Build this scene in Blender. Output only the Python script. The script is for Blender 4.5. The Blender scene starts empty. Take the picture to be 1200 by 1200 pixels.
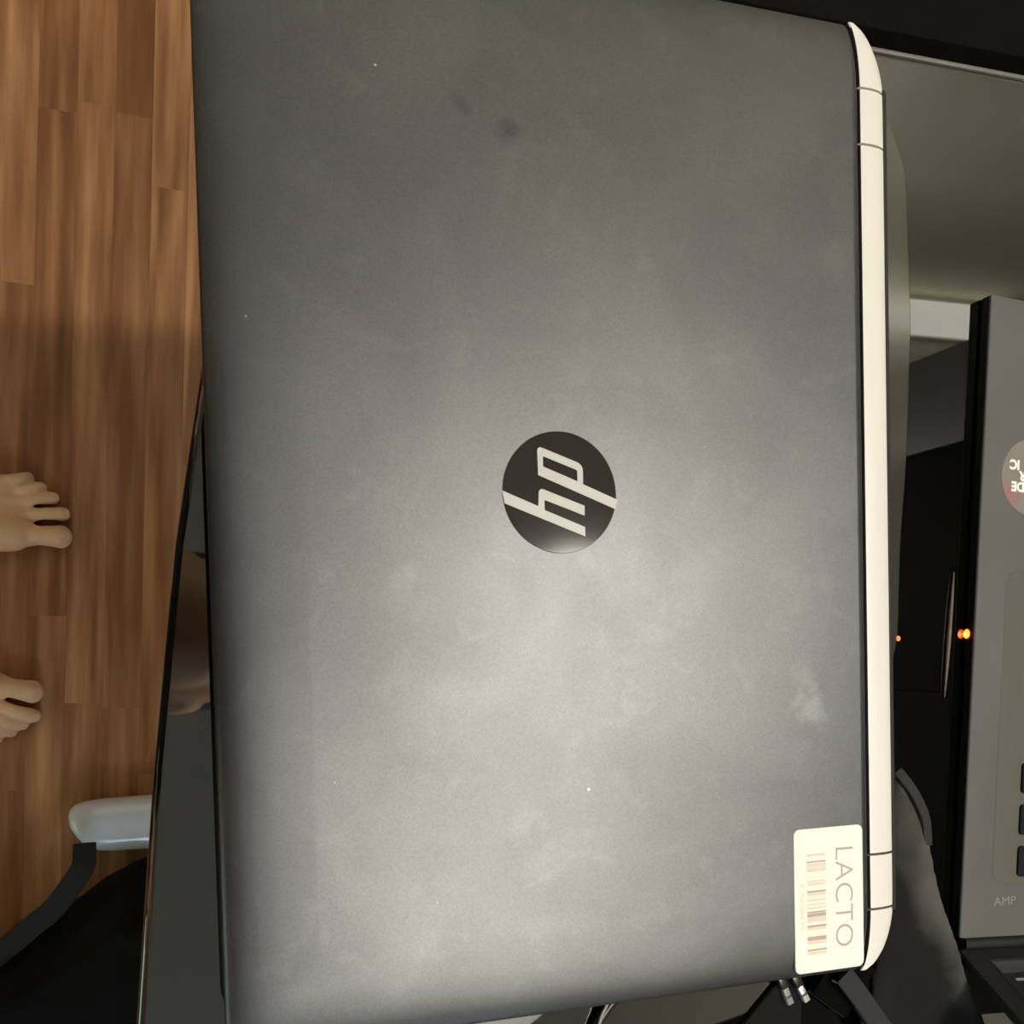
import bpy, bmesh, math, random
from mathutils import Vector, Matrix, noise

random.seed(7)
SC = bpy.context.scene
COL = SC.collection

# ------------------------------------------------------------------ camera, world, light
cam_d = bpy.data.cameras.new('camera')
cam = bpy.data.objects.new('camera', cam_d)
COL.objects.link(cam)
RIGHT = Vector((0.94950754, -0.02471983, 0.31276887))
UP = Vector((0.03382605, 0.99914618, -0.02372156))
BACK = Vector((-0.31191543, 0.03310353, 0.949533))
m = Matrix((RIGHT, UP, BACK)).transposed().to_4x4()
m.translation = Vector((-0.14065855, -0.05562402, 1.11626134))
cam.matrix_world = m
cam_d.sensor_fit = 'HORIZONTAL'
cam_d.sensor_width = 36.0
cam_d.lens = 36.0
cam_d.shift_y = 200 / 1200
cam_d.clip_start = 0.01
SC.camera = cam

SC.view_settings.view_transform = 'Standard'
SC.view_settings.look = 'None'
SC.view_settings.exposure = 0.0
SC.view_settings.gamma = 1.0
SC.view_settings.use_curve_mapping = False

world = bpy.data.worlds.new('room_dark')
SC.world = world
world.use_nodes = True
world.node_tree.nodes['Background'].inputs[0].default_value = (1.0, 0.93, 0.82, 1)
world.node_tree.nodes['Background'].inputs[1].default_value = 0.02

BULB_POS = (0.60, 0.03, 2.28)
BULB_POWER = 52.0
GLOBE_POS = (0.32, -0.50, 2.05)
FILL_GLOBE_POWER = 34.0
GLOBE_RADIUS = 0.11
BULB_RADIUS = 0.04
BULB_COLOR = (1.0, 0.93, 0.81)
SIDE_GLOW_STRENGTH = 2.4
COOL_PANE_STRENGTH = 15.0
STRIP_GLOW_STRENGTH = 2.4
CEILING_FILL_POWER = 14.0

# ------------------------------------------------------------------ materials
def lin(c):
    return tuple(((v / 255) / 12.92 if v / 255 <= 0.04045 else ((v / 255 + 0.055) / 1.055) ** 2.4) for v in c) + (1.0,)

def mat(name, color, rough=0.5, metal=0.0, spec=0.5, ior=1.5, noise_amt=0.0, noise_scale=40.0,
        bump=0.0, bump_scale=200.0, coat=0.0, emit=None, emit_s=0.0, sub=0.0):
    M = bpy.data.materials.new(name)
    M.use_nodes = True
    nt = M.node_tree
    b = nt.nodes['Principled BSDF']
    b.inputs['Base Color'].default_value = color
    b.inputs['Roughness'].default_value = rough
    b.inputs['Metallic'].default_value = metal
    b.inputs['Specular IOR Level'].default_value = spec
    b.inputs['IOR'].default_value = ior
    b.inputs['Coat Weight'].default_value = coat
    b.inputs['Subsurface Weight'].default_value = sub
    tc = nt.nodes.new('ShaderNodeTexCoord')
    if noise_amt:
        n = nt.nodes.new('ShaderNodeTexNoise')
        n.inputs['Scale'].default_value = noise_scale
        n.inputs['Detail'].default_value = 5
        nt.links.new(tc.outputs['Object'], n.inputs['Vector'])
        r = nt.nodes.new('ShaderNodeValToRGB')
        r.color_ramp.elements[0].position = 0.3
        r.color_ramp.elements[1].position = 0.7
        r.color_ramp.elements[0].color = tuple(c * (1 - noise_amt) for c in color[:3]) + (1,)
        r.color_ramp.elements[1].color = tuple(min(1, c * (1 + noise_amt)) for c in color[:3]) + (1,)
        nt.links.new(n.outputs['Fac'], r.inputs['Fac'])
        nt.links.new(r.outputs['Color'], b.inputs['Base Color'])
    if bump:
        n2 = nt.nodes.new('ShaderNodeTexNoise')
        n2.inputs['Scale'].default_value = bump_scale
        n2.inputs['Detail'].default_value = 3
        nt.links.new(tc.outputs['Object'], n2.inputs['Vector'])
        bp = nt.nodes.new('ShaderNodeBump')
        bp.inputs['Strength'].default_value = bump
        bp.inputs['Distance'].default_value = 0.001
        nt.links.new(n2.outputs['Fac'], bp.inputs['Height'])
        nt.links.new(bp.outputs['Normal'], b.inputs['Normal'])
    if emit:
        b.inputs['Emission Color'].default_value = emit
        b.inputs['Emission Strength'].default_value = emit_s
    return M

def lid_material():
    """dark grey brushed plastic with finger smears, two dark smudges, a pale scuff and dust specks"""
    M = mat('lid_grey', (0.15, 0.147, 0.138, 1), rough=0.5, metal=0.95)
    nt = M.node_tree
    b = nt.nodes['Principled BSDF']
    tc = nt.nodes.new('ShaderNodeTexCoord')
    def noise_node(scale, detail, lo, hi, c0, c1):
        n = nt.nodes.new('ShaderNodeTexNoise')
        n.inputs['Scale'].default_value = scale
        n.inputs['Detail'].default_value = detail
        n.inputs['Distortion'].default_value = 0.6
        nt.links.new(tc.outputs['Object'], n.inputs['Vector'])
        r = nt.nodes.new('ShaderNodeMapRange')
        r.inputs['From Min'].default_value = lo
        r.inputs['From Max'].default_value = hi
        r.inputs['To Min'].default_value = c0
        r.inputs['To Max'].default_value = c1
        r.interpolation_type = 'SMOOTHSTEP'
        nt.links.new(n.outputs['Fac'], r.inputs['Value'])
        return r.outputs['Result']
    def mul(a, bb, op='MULTIPLY'):
        x = nt.nodes.new('ShaderNodeMath')
        x.operation = op
        for k, v in ((0, a), (1, bb)):
            if isinstance(v, float):
                x.inputs[k].default_value = v
            else:
                nt.links.new(v, x.inputs[k])
        return x.outputs[0]
    def spot(cx, cy, rx, ry, ang, gain, soft=1.0, warp=0.0):
        """a mark of its own on the lid, as a brightness factor"""
        mp = nt.nodes.new('ShaderNodeMapping')
        mp.vector_type = 'TEXTURE'
        mp.inputs['Location'].default_value = (cx, cy, 0)
        mp.inputs['Rotation'].default_value = (0, 0, ang)
        mp.inputs['Scale'].default_value = (rx, ry, 1e6)
        nt.links.new(tc.outputs['Object'], mp.inputs['Vector'])
        ln = nt.nodes.new('ShaderNodeVectorMath')
        ln.operation = 'LENGTH'
        nt.links.new(mp.outputs['Vector'], ln.inputs[0])
        val = ln.outputs['Value']
        if warp:
            nz = nt.nodes.new('ShaderNodeTexNoise')
            nz.inputs['Scale'].default_value = 160
            nz.inputs['Detail'].default_value = 3
            nt.links.new(tc.outputs['Object'], nz.inputs['Vector'])
            val = mul(val, mul(mul(nz.outputs['Fac'], -0.5, 'ADD'), warp), 'ADD')
        r = nt.nodes.new('ShaderNodeMapRange')
        r.inputs['From Min'].default_value = 1.0
        r.inputs['From Max'].default_value = 1.0 - soft
        r.inputs['To Min'].default_value = 1.0
        r.inputs['To Max'].default_value = gain
        r.interpolation_type = 'SMOOTHSTEP'
        nt.links.new(val, r.inputs['Value'])
        return r.outputs['Result']
    f = noise_node(16, 4, 0.35, 0.7, 0.93, 1.08)
    f = mul(f, noise_node(70, 3, 0.55, 0.75, 1.0, 1.10))
    f = mul(f, noise_node(1400, 1, 0.3, 0.7, 0.93, 1.07))
    f = mul(f, spot(-0.0215, 0.1285, 0.007, 0.007, 0.0, 0.58, 1.0, 1.2))
    f = mul(f, spot(-0.0395, 0.136, 0.0075, 0.004, -0.7, 0.80, 1.0, 1.0))
    f = mul(f, spot(0.1005, -0.083, 0.013, 0.009, -0.6, 1.45, 1.0, 1.6))
    f = mul(f, spot(0.098, -0.070, 0.012, 0.008, -1.1, 1.18, 1.0, 1.6))
    f = mul(f, spot(-0.0649, -0.0308, 0.012, 0.008, 0.5, 1.12, 1.0, 1.6))
    f = mul(f, spot(0.030, -0.050, 0.016, 0.010, 0.3, 1.10, 1.0, 1.6))
    f = mul(f, spot(-0.01, -0.133, 0.03, 0.012, 0.5, 1.08, 1.0, 1.6))
    f = mul(f, spot(0.05, -0.03, 0.03, 0.016, 0.8, 1.07, 1.0, 1.6))
    for (x, y, r, g) in ((-0.0687, 0.1448, 0.0007, 4.5), (-0.1145, 0.0565, 0.0006, 3.5), (0.0039, -0.1086, 0.0007, 4.0),
                         (0.055, 0.02, 0.0005, 1.8), (-0.09, -0.1, 0.0005, 1.8), (-0.055, -0.145, 0.0005, 1.6)):
        f = mul(f, spot(x, y, r, r, 0, g, 0.8))
    vm = nt.nodes.new('ShaderNodeVectorMath')
    vm.operation = 'SCALE'
    vm.inputs[0].default_value = (0.112, 0.116, 0.120)
    nt.links.new(f, vm.inputs['Scale'])
    nt.links.new(vm.outputs['Vector'], b.inputs['Base Color'])
    rr = noise_node(22, 4, 0.35, 0.7, 0.415, 0.445)
    nt.links.new(rr, b.inputs['Roughness'])
    return M

def wood_material(name, scale_random=True):
    """warm laminate: long straight grain with cathedral figure, knots and a tone of its own for each plank"""
    M = bpy.data.materials.new(name)
    M.use_nodes = True
    nt = M.node_tree
    b = nt.nodes['Principled BSDF']
    b.inputs['Roughness'].default_value = 0.42
    b.inputs['Specular IOR Level'].default_value = 0.35
    tc = nt.nodes.new('ShaderNodeTexCoord')
    oi = nt.nodes.new('ShaderNodeObjectInfo')
    mp = nt.nodes.new('ShaderNodeMapping')
    mp.inputs['Scale'].default_value = (1.0, 0.075, 1.0)
    nt.links.new(tc.outputs['Object'], mp.inputs['Vector'])
    off = nt.nodes.new('ShaderNodeVectorMath')
    off.operation = 'ADD'
    sc = nt.nodes.new('ShaderNodeMath')
    sc.operation = 'MULTIPLY'
    sc.inputs[1].default_value = 37.0
    nt.links.new(oi.outputs['Random'], sc.inputs[0])
    cmb = nt.nodes.new('ShaderNodeCombineXYZ')
    for k in range(3):
        nt.links.new(sc.outputs[0], cmb.inputs[k])
    nt.links.new(mp.outputs['Vector'], off.inputs[0])
    nt.links.new(cmb.outputs[0], off.inputs[1])
    # broad figure: rings of a stretched noise field give the arched grain
    n1 = nt.nodes.new('ShaderNodeTexNoise')
    n1.inputs['Scale'].default_value = 22
    n1.inputs['Detail'].default_value = 1.5
    n1.inputs['Distortion'].default_value = 0.4
    nt.links.new(off.outputs[0], n1.inputs['Vector'])
    m1 = nt.nodes.new('ShaderNodeMath')
    m1.operation = 'MULTIPLY'
    m1.inputs[1].default_value = 24.0
    nt.links.new(n1.outputs['Fac'], m1.inputs[0])
    s1 = nt.nodes.new('ShaderNodeMath')
    s1.operation = 'SINE'
    nt.links.new(m1.outputs[0], s1.inputs[0])
    n2 = nt.nodes.new('ShaderNodeTexNoise')
    n2.inputs['Scale'].default_value = 70
    n2.inputs['Detail'].default_value = 5
    nt.links.new(off.outputs[0], n2.inputs['Vector'])
    mixv = nt.nodes.new('ShaderNodeMath')
    mixv.operation = 'MULTIPLY_ADD'
    mixv.inputs[1].default_value = 0.10
    nt.links.new(s1.outputs[0], mixv.inputs[0])
    nt.links.new(n2.outputs['Fac'], mixv.inputs[2])
    add = nt.nodes.new('ShaderNodeMath')
    add.operation = 'MULTIPLY_ADD'
    add.inputs[1].default_value = 0.26
    add.inputs[2].default_value = -0.10
    nt.links.new(oi.outputs['Random'], add.inputs[0])
    tot = nt.nodes.new('ShaderNodeMath')
    tot.operation = 'ADD'
    nt.links.new(mixv.outputs[0], tot.inputs[0])
    nt.links.new(add.outputs[0], tot.inputs[1])
    r = nt.nodes.new('ShaderNodeValToRGB')
    e = r.color_ramp.elements
    e[0].position = 0.18
    e[0].color = (0.185, 0.070, 0.022, 1)
    e[1].position = 0.86
    e[1].color = (0.66, 0.345, 0.160, 1)
    k = e.new(0.42)
    k.color = (0.300, 0.120, 0.043, 1)
    k = e.new(0.62)
    k.color = (0.445, 0.205, 0.088, 1)
    nt.links.new(tot.outputs[0], r.inputs['Fac'])
    # knots
    vo = nt.nodes.new('ShaderNodeTexVoronoi')
    vo.inputs['Scale'].default_value = 9.0
    mp2 = nt.nodes.new('ShaderNodeMapping')
    mp2.inputs['Scale'].default_value = (1.0, 0.6, 1.0)
    nt.links.new(tc.outputs['Object'], mp2.inputs['Vector'])
    off2 = nt.nodes.new('ShaderNodeVectorMath')
    off2.operation = 'ADD'
    nt.links.new(mp2.outputs['Vector'], off2.inputs[0])
    nt.links.new(cmb.outputs[0], off2.inputs[1])
    nt.links.new(off2.outputs[0], vo.inputs['Vector'])
    mr = nt.nodes.new('ShaderNodeMapRange')
    mr.inputs['From Min'].default_value = 0.03
    mr.inputs['From Max'].default_value = 0.09
    mr.inputs['To Min'].default_value = 0.45
    mr.inputs['To Max'].default_value = 0.0
    mr.interpolation_type = 'SMOOTHSTEP'
    nt.links.new(vo.outputs['Distance'], mr.inputs['Value'])
    mx = nt.nodes.new('ShaderNodeMix')
    mx.data_type = 'RGBA'
    mx.inputs['B'].default_value = (0.10, 0.038, 0.013, 1)
    nt.links.new(mr.outputs['Result'], mx.inputs['Factor'])
    nt.links.new(r.outputs['Color'], mx.inputs['A'])
    nt.links.new(mx.outputs['Result'], b.inputs['Base Color'])
    bp = nt.nodes.new('ShaderNodeBump')
    bp.inputs['Strength'].default_value = 0.06
    bp.inputs['Distance'].default_value = 0.0006
    nt.links.new(n2.outputs['Fac'], bp.inputs['Height'])
    nt.links.new(bp.outputs['Normal'], b.inputs['Normal'])
    return M

M_LID = lid_material()
M_BADGE = mat('badge_dark_gloss', (0.022, 0.021, 0.019, 1), rough=0.08, spec=0.35)
M_BADGE_LETTER = mat('badge_letter_silver', (0.44, 0.435, 0.41, 1), rough=0.4, spec=0.5)
M_SILVER = mat('silver_plastic', (0.71, 0.69, 0.64, 1), rough=0.42, spec=0.4)
M_SEAM = mat('seam_dark', (0.018, 0.013, 0.014, 1), rough=0.7)
M_BASE = mat('base_dark_gloss', (0.040, 0.038, 0.029, 1), rough=0.10, spec=0.5, ior=2.0)
M_LABEL = mat('label_paper', (0.82, 0.79, 0.71, 1), rough=0.6, noise_amt=0.03, noise_scale=60)
M_PRINT = mat('label_print', (0.44, 0.35, 0.31, 1), rough=0.7)
M_PRINT_PALE = mat('label_print_pale', (0.70, 0.60, 0.51, 1), rough=0.7)
M_PRINT_FAINT = mat('label_print_faint', (0.78, 0.73, 0.62, 1), rough=0.7)
M_GLASS = mat('black_desk_glass', (0.0012, 0.0012, 0.001, 1), rough=0.02, spec=0.5, ior=2.1)
M_DECK = mat('deck_grey', (0.085, 0.086, 0.084, 1), rough=0.46, spec=0.5, noise_amt=0.10, noise_scale=24, bump=0.03, bump_scale=900)
M_BLACK_GLOSS = mat('black_gloss_plastic', (0.006, 0.006, 0.006, 1), rough=0.25)
M_BLACK = mat('black_plastic', (0.009, 0.009, 0.008, 1), rough=0.6, spec=0.3)
M_KEY = mat('key_black', (0.006, 0.006, 0.006, 1), rough=0.7, spec=0.2)
M_PAD = mat('touchpad_grey', (0.092, 0.090, 0.078, 1), rough=0.38)
M_STICKER = mat('sticker_grey_rose', (0.19, 0.175, 0.160, 1), rough=0.4, noise_amt=0.10, noise_scale=90)
M_STICKER_RED = mat('sticker_rose', (0.26, 0.14, 0.13, 1), rough=0.4, noise_amt=0.06, noise_scale=120)
M_WHITE = mat('white_print', (0.88, 0.87, 0.80, 1), rough=0.5)
M_GREY_PRINT = mat('grey_print', (0.21, 0.21, 0.20, 1), rough=0.5)
M_LED = mat('led_orange', (1, 0.25, 0.03, 1), emit=(1.0, 0.075, 0.006, 1), emit_s=9.0)
M_LED_CORE = mat('led_core', (1, 0.6, 0.2, 1), emit=(1.0, 0.20, 0.030, 1), emit_s=16.0)
M_RED_DOT = mat('red_dot_glow', (1, 0.1, 0.03, 1), emit=(1.0, 0.07, 0.02, 1), emit_s=5.0)
M_SCREEN = mat('screen_dark', (0.012, 0.012, 0.011, 1), rough=0.12, emit=(0.9, 0.95, 0.85, 1), emit_s=0.006)
M_SCREEN_BAR = mat('screen_bar_lit', (0.02, 0.02, 0.02, 1), rough=0.12, emit=(0.9, 0.92, 0.82, 1), emit_s=0.030)
M_SCREEN_LINE = mat('screen_line_lit', (0.05, 0.05, 0.05, 1), rough=0.12, emit=(0.95, 0.95, 0.88, 1), emit_s=0.16)
M_SKIN = mat('skin', (0.88, 0.55, 0.31, 1), rough=0.55, spec=0.35, sub=0.05, noise_amt=0.07, noise_scale=60)
M_NAIL = mat('toenail', (0.80, 0.52, 0.33, 1), rough=0.25, spec=0.5)
M_TEE = mat('black_cotton', (0.020, 0.020, 0.022, 1), rough=0.9, bump=0.2, bump_scale=700)
M_SHORTS = mat('charcoal_cotton', (0.030, 0.030, 0.034, 1), rough=0.9, bump=0.2, bump_scale=700)
M_HAIR = mat('dark_hair', (0.012, 0.009, 0.007, 1), rough=0.6)
M_FRAME = mat('painted_steel_pale', (0.74, 0.79, 0.84, 1), rough=0.22, spec=0.8, ior=1.7)
M_FRAME_DARK = mat('frame_black_steel', (0.010, 0.010, 0.010, 1), rough=0.5)
M_FABRIC_BLACK = mat('black_nylon', (0.0055, 0.0055, 0.005, 1), rough=0.9, spec=0.2, bump=0.15, bump_scale=500)
M_WEBBING = mat('charcoal_webbing', (0.016, 0.0155, 0.0145, 1), rough=0.85, bump=0.35, bump_scale=900)
M_BAG = mat('charcoal_fabric', (0.040, 0.039, 0.035, 1), rough=0.88, spec=0.25, noise_amt=0.25, noise_scale=45, bump=0.35, bump_scale=650)
def shaded_bag():  # lit crest and shaded rest of the bag painted into its colour
    M = mat('shaded_bag_fabric', (0.02, 0.02, 0.018, 1), rough=0.9, spec=0.2, bump=0.35, bump_scale=650)
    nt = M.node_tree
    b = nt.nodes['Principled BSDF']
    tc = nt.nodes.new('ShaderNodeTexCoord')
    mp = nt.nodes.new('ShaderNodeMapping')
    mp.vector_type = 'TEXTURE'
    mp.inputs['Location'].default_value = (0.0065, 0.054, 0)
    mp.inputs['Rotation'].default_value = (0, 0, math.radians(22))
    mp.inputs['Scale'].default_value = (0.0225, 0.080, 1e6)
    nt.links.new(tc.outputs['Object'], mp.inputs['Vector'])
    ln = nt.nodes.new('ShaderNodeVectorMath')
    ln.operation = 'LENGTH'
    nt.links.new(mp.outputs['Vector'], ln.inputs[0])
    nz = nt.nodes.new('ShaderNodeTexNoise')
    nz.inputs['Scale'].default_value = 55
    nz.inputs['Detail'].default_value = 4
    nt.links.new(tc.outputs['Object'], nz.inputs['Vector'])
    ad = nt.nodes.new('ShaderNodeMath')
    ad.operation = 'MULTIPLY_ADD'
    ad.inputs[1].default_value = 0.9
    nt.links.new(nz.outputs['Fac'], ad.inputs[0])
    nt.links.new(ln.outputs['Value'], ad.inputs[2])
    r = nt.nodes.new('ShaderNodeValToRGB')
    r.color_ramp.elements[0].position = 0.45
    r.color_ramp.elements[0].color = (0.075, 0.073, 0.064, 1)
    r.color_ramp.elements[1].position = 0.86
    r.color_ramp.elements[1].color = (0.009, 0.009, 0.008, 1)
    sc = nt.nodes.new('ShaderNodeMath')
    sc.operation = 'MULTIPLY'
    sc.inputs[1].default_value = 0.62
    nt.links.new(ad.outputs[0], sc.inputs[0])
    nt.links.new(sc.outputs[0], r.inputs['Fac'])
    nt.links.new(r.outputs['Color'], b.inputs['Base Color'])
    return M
M_BAG_SHADED = shaded_bag()
M_CABLE = mat('black_rubber', (0.010, 0.010, 0.009, 1), rough=0.32)
M_PLUG = mat('plug_metal', (0.62, 0.62, 0.58, 1), rough=0.3, metal=0.6)
M_PLUG_GREY = mat('plug_grey', (0.22, 0.22, 0.21, 1), rough=0.4)
M_SLIVER = mat('reflection_brown', (0.115, 0.088, 0.062, 1), rough=0.6)
M_ADDED_BLACK = mat('added_lamp_black', (0.05, 0.05, 0.05, 1), rough=0.5)
M_PANE = mat('cool_pane_glow', (0.05, 0.06, 0.07, 1), rough=0.1, emit=(0.55, 0.75, 1.0, 1), emit_s=COOL_PANE_STRENGTH)
M_WALL_BACK = mat('wall_paint_olive', (0.68, 0.645, 0.53, 1), rough=0.9, noise_amt=0.02, noise_scale=6)
M_WALL = mat('wall_paint_cream', (0.48, 0.45, 0.38, 1), rough=0.9, noise_amt=0.02, noise_scale=6)
M_CEIL = mat('ceiling_paint', (0.72, 0.70, 0.62, 1), rough=0.9, noise_amt=0.02, noise_scale=6)
M_WOOD = wood_material('laminate_oak')
M_BULB = mat('bulb_glow', (1, 1, 1, 1), emit=BULB_COLOR + (1,), emit_s=30.0)
M_STRIP_GLOW = mat('strip_glow_face', (0.9, 0.9, 0.85, 1), emit=(1.0, 0.96, 0.80, 1), emit_s=STRIP_GLOW_STRENGTH)
M_SIDE_GLOW = mat('side_glow_face', (0.02, 0.02, 0.02, 1), emit=(0.74, 1.0, 0.80, 1), emit_s=SIDE_GLOW_STRENGTH)
M_MATTE_BLACK = mat('matte_black', (0.003, 0.003, 0.003, 1), rough=0.85, spec=0.03)
M_BLOCK_EDGE = mat('edge_charcoal', (0.085, 0.085, 0.075, 1), rough=0.6)
M_BRASS = mat('brass', (0.85, 0.62, 0.28, 1), rough=0.2, metal=1.0)
M_TOWER = mat('tower_black', (0.004, 0.004, 0.0035, 1), rough=0.85, spec=0.12, noise_amt=0.2, noise_scale=30)

# ------------------------------------------------------------------ mesh helpers
def link(name, me, parent=None, label=None):
    o = bpy.data.objects.new(name, me)
    COL.objects.link(o)
    if parent is not None:
        o.parent = parent
    if label:
        o['label'] = label
    return o

def obj(name, bm, material, parent=None, label=None, smooth=True, loc=None, rot=None):
    me = bpy.data.meshes.new(name)
    bmesh.ops.recalc_face_normals(bm, faces=bm.faces[:])
    for f in bm.faces:
        f.smooth = smooth
    bm.to_mesh(me)
    bm.free()
    for mm in (material if isinstance(material, (list, tuple)) else [material]):
        me.materials.append(mm)
    if smooth:
        try:
            me.set_sharp_from_angle(angle=math.radians(38))
        except Exception:
            pass
        for p in me.polygons:                 # large flat caps keep their own normal
            if len(p.vertices) > 8:
                p.use_smooth = False
    o = link(name, me, parent, label)
    if loc is not None:
        o.location = loc
    if rot is not None:
        o.rotation_euler = rot
    return o

def thing(name, label, cat, loc=(0, 0, 0), rotz=0.0, group=None):
    o = bpy.data.objects.new(name, None)
    o.empty_display_size = 0.05
    COL.objects.link(o)
    o.location = loc
    o.rotation_euler = (0, 0, rotz)
    o['label'] = label
    o['category'] = cat
    if group:
        o['group'] = group
    return o

def tag(o, label, cat, group=None):
    o['label'] = label
    o['category'] = cat
    if group:
        o['group'] = group
    return o

def add_box(bm, lo, hi, bevel=0.0, seg=2, mat_i=0):
    g = bmesh.ops.create_cube(bm, size=1.0)
    vs = g['verts']
    for v in vs:
        v.co = Vector(((lo[0] + hi[0]) / 2 + v.co.x * (hi[0] - lo[0]), (lo[1] + hi[1]) / 2 + v.co.y * (hi[1] - lo[1]),
                       (lo[2] + hi[2]) / 2 + v.co.z * (hi[2] - lo[2])))
    fs = list({f for v in vs for f in v.link_faces})
    for f in fs:
        f.material_index = mat_i
    if bevel:
        es = list({e for v in vs for e in v.link_edges})
        bmesh.ops.bevel(bm, geom=es, offset=bevel, segments=seg, affect='EDGES', profile=0.5)

def box_obj(name, lo, hi, material, parent=None, bevel=0.0, seg=2, label=None):
    bm = bmesh.new()
    add_box(bm, lo, hi, bevel, seg)
    return obj(name, bm, material, parent, label)

def rrect(x0, x1, y0, y1, radii, n=8):
    """rounded rectangle outline, counter-clockwise; radii = [(rx, ry)] for corners (x1,y0),(x1,y1),(x0,y1),(x0,y0)"""
    pts = []
    cs = [(x1, y0, -1, 1, -90), (x1, y1, -1, -1, 0), (x0, y1, 1, -1, 90), (x0, y0, 1, 1, 180)]
    for (cx, cy, sx, sy, a0), (rx, ry) in zip(cs, radii):
        ox, oy = cx + sx * rx, cy + sy * ry
        for k in range(n + 1):
            a = math.radians(a0 + 90 * k / n)
            pts.append((ox + rx * math.cos(a), oy + ry * math.sin(a)))
    return pts

def add_rings(bm, rings, cap_first=True, cap_last=True, mat_i=0):
    """rings: list of lists of 3-D points of equal count"""
    vr = [[bm.verts.new(p) for p in r] for r in rings]
    n = len(vr[0])
    for a, b in zip(vr[:-1], vr[1:]):
        for i in range(n):
            j = (i + 1) % n
            f = bm.faces.new((a[i], a[j], b[j], b[i]))
            f.material_index = mat_i
    if cap_first:
        bm.faces.new(vr[0][::-1]).material_index = mat_i
    if cap_last:
        bm.faces.new(vr[-1]).material_index = mat_i

def prism(bm, pts, z0, z1, bevel=0.0, mat_i=0):
    """extruded outline with a small top bevel"""
    if bevel:
        cx = sum(p[0] for p in pts) / len(pts)
        cy = sum(p[1] for p in pts) / len(pts)
        n = len(pts)
        ins = []
        for i in range(n):
            p0, p1, p2 = Vector(pts[i - 1]), Vector(pts[i]), Vector(pts[(i + 1) % n])
            d = ((p1 - p0).normalized() + (p2 - p1).normalized())
            if d.length < 1e-9:
                d = Vector((1, 0))
            d.normalize()
            nrm = Vector((-d.y, d.x))
            q = p1 + nrm * bevel
            if (q - Vector((cx, cy))).length > (p1 - Vector((cx, cy))).length:
                q = p1 - nrm * bevel
            ins.append(q)
        add_rings(bm, [[(p[0], p[1], z0) for p in pts], [(p[0], p[1], z1 - bevel) for p in pts],
                       [(p[0], p[1], z1) for p in ins]], mat_i=mat_i)
    else:
        add_rings(bm, [[(p[0], p[1], z0) for p in pts], [(p[0], p[1], z1) for p in pts]], mat_i=mat_i)

def add_tube(bm, pts, radius, seg=10, caps=True, flat=None, up=Vector((0, 0, 1))):
    """tube through points; radius number or list; flat=(w,t) makes a ribbon section"""
    pts = [Vector(p) for p in pts]
    n = len(pts)
    rings = []
    for i, p in enumerate(pts):
        t = (pts[min(i + 1, n - 1)] - pts[max(i - 1, 0)]).normalized()
        u = up if abs(t.dot(up)) < 0.95 else Vector((1, 0, 0))
        s = t.cross(u).normalized()
        v = s.cross(t).normalized()
        r = radius[i] if isinstance(radius, (list, tuple)) else radius
        ring = []
        for k in range(seg):
            a = 2 * math.pi * k / seg
            if flat:
                c, sn = math.cos(a), math.sin(a)
                e = 0.5
                ring.append(p + s * (flat[0] * math.copysign(abs(c) ** e, c)) + v * (flat[1] * math.copysign(abs(sn) ** e, sn)))
            else:
                ring.append(p + s * (r * math.cos(a)) + v * (r * math.sin(a)))
        rings.append(ring)
    add_rings(bm, rings, caps, caps)

def spline(pts, n=8):
    """Catmull-Rom through the points"""
    P = [Vector(p) for p in pts]
    P = [P[0] * 2 - P[1]] + P + [P[-1] * 2 - P[-2]]
    out = []
    for i in range(1, len(P) - 2):
        for k in range(n):
            t = k / n
            a, b, c, d = P[i - 1], P[i], P[i + 1], P[i + 2]
            out.append(0.5 * ((2 * b) + (c - a) * t + (2 * a - 5 * b + 4 * c - d) * t * t + (3 * b - a - 3 * c + d) * t ** 3))
    out.append(P[-2])
    return out

def capsule(bm, a, b, ra, rb, seg=14, flatten=1.0):
    """tapered capsule from a to b (closed)"""
    a, b = Vector(a), Vector(b)
    ax = (b - a)
    L = max(ax.length, 1e-6)
    ax.normalize()
    u = Vector((0, 0, 1)) if abs(ax.z) < 0.9 else Vector((1, 0, 0))
    s = ax.cross(u).normalized()
    v = s.cross(ax).normalized()
    rings = []
    for k in range(1, 6):
        t = math.radians(-90 + 90 * k / 5)
        rings.append((a + ax * (ra * math.sin(t)), ra * math.cos(t)))
    for k in range(0, 5):
        t = math.radians(90 * k / 5)
        rings.append((b + ax * (rb * math.sin(t)), rb * math.cos(t)))
    rr = []
    for c, r in rings:
        rr.append([c + s * (r * math.cos(2 * math.pi * k / seg)) + v * (r * flatten * math.sin(2 * math.pi * k / seg)) for k in range(seg)])
    add_rings(bm, rr)

def ellipsoid(bm, c, r, rot=None):
    g = bmesh.ops.create_icosphere(bm, subdivisions=3, radius=1.0)
    R = rot or Matrix.Identity(3)
    for v in g['verts']:
        v.co = Vector(c) + R @ Vector((v.co.x * r[0], v.co.y * r[1], v.co.z * r[2]))

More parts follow.
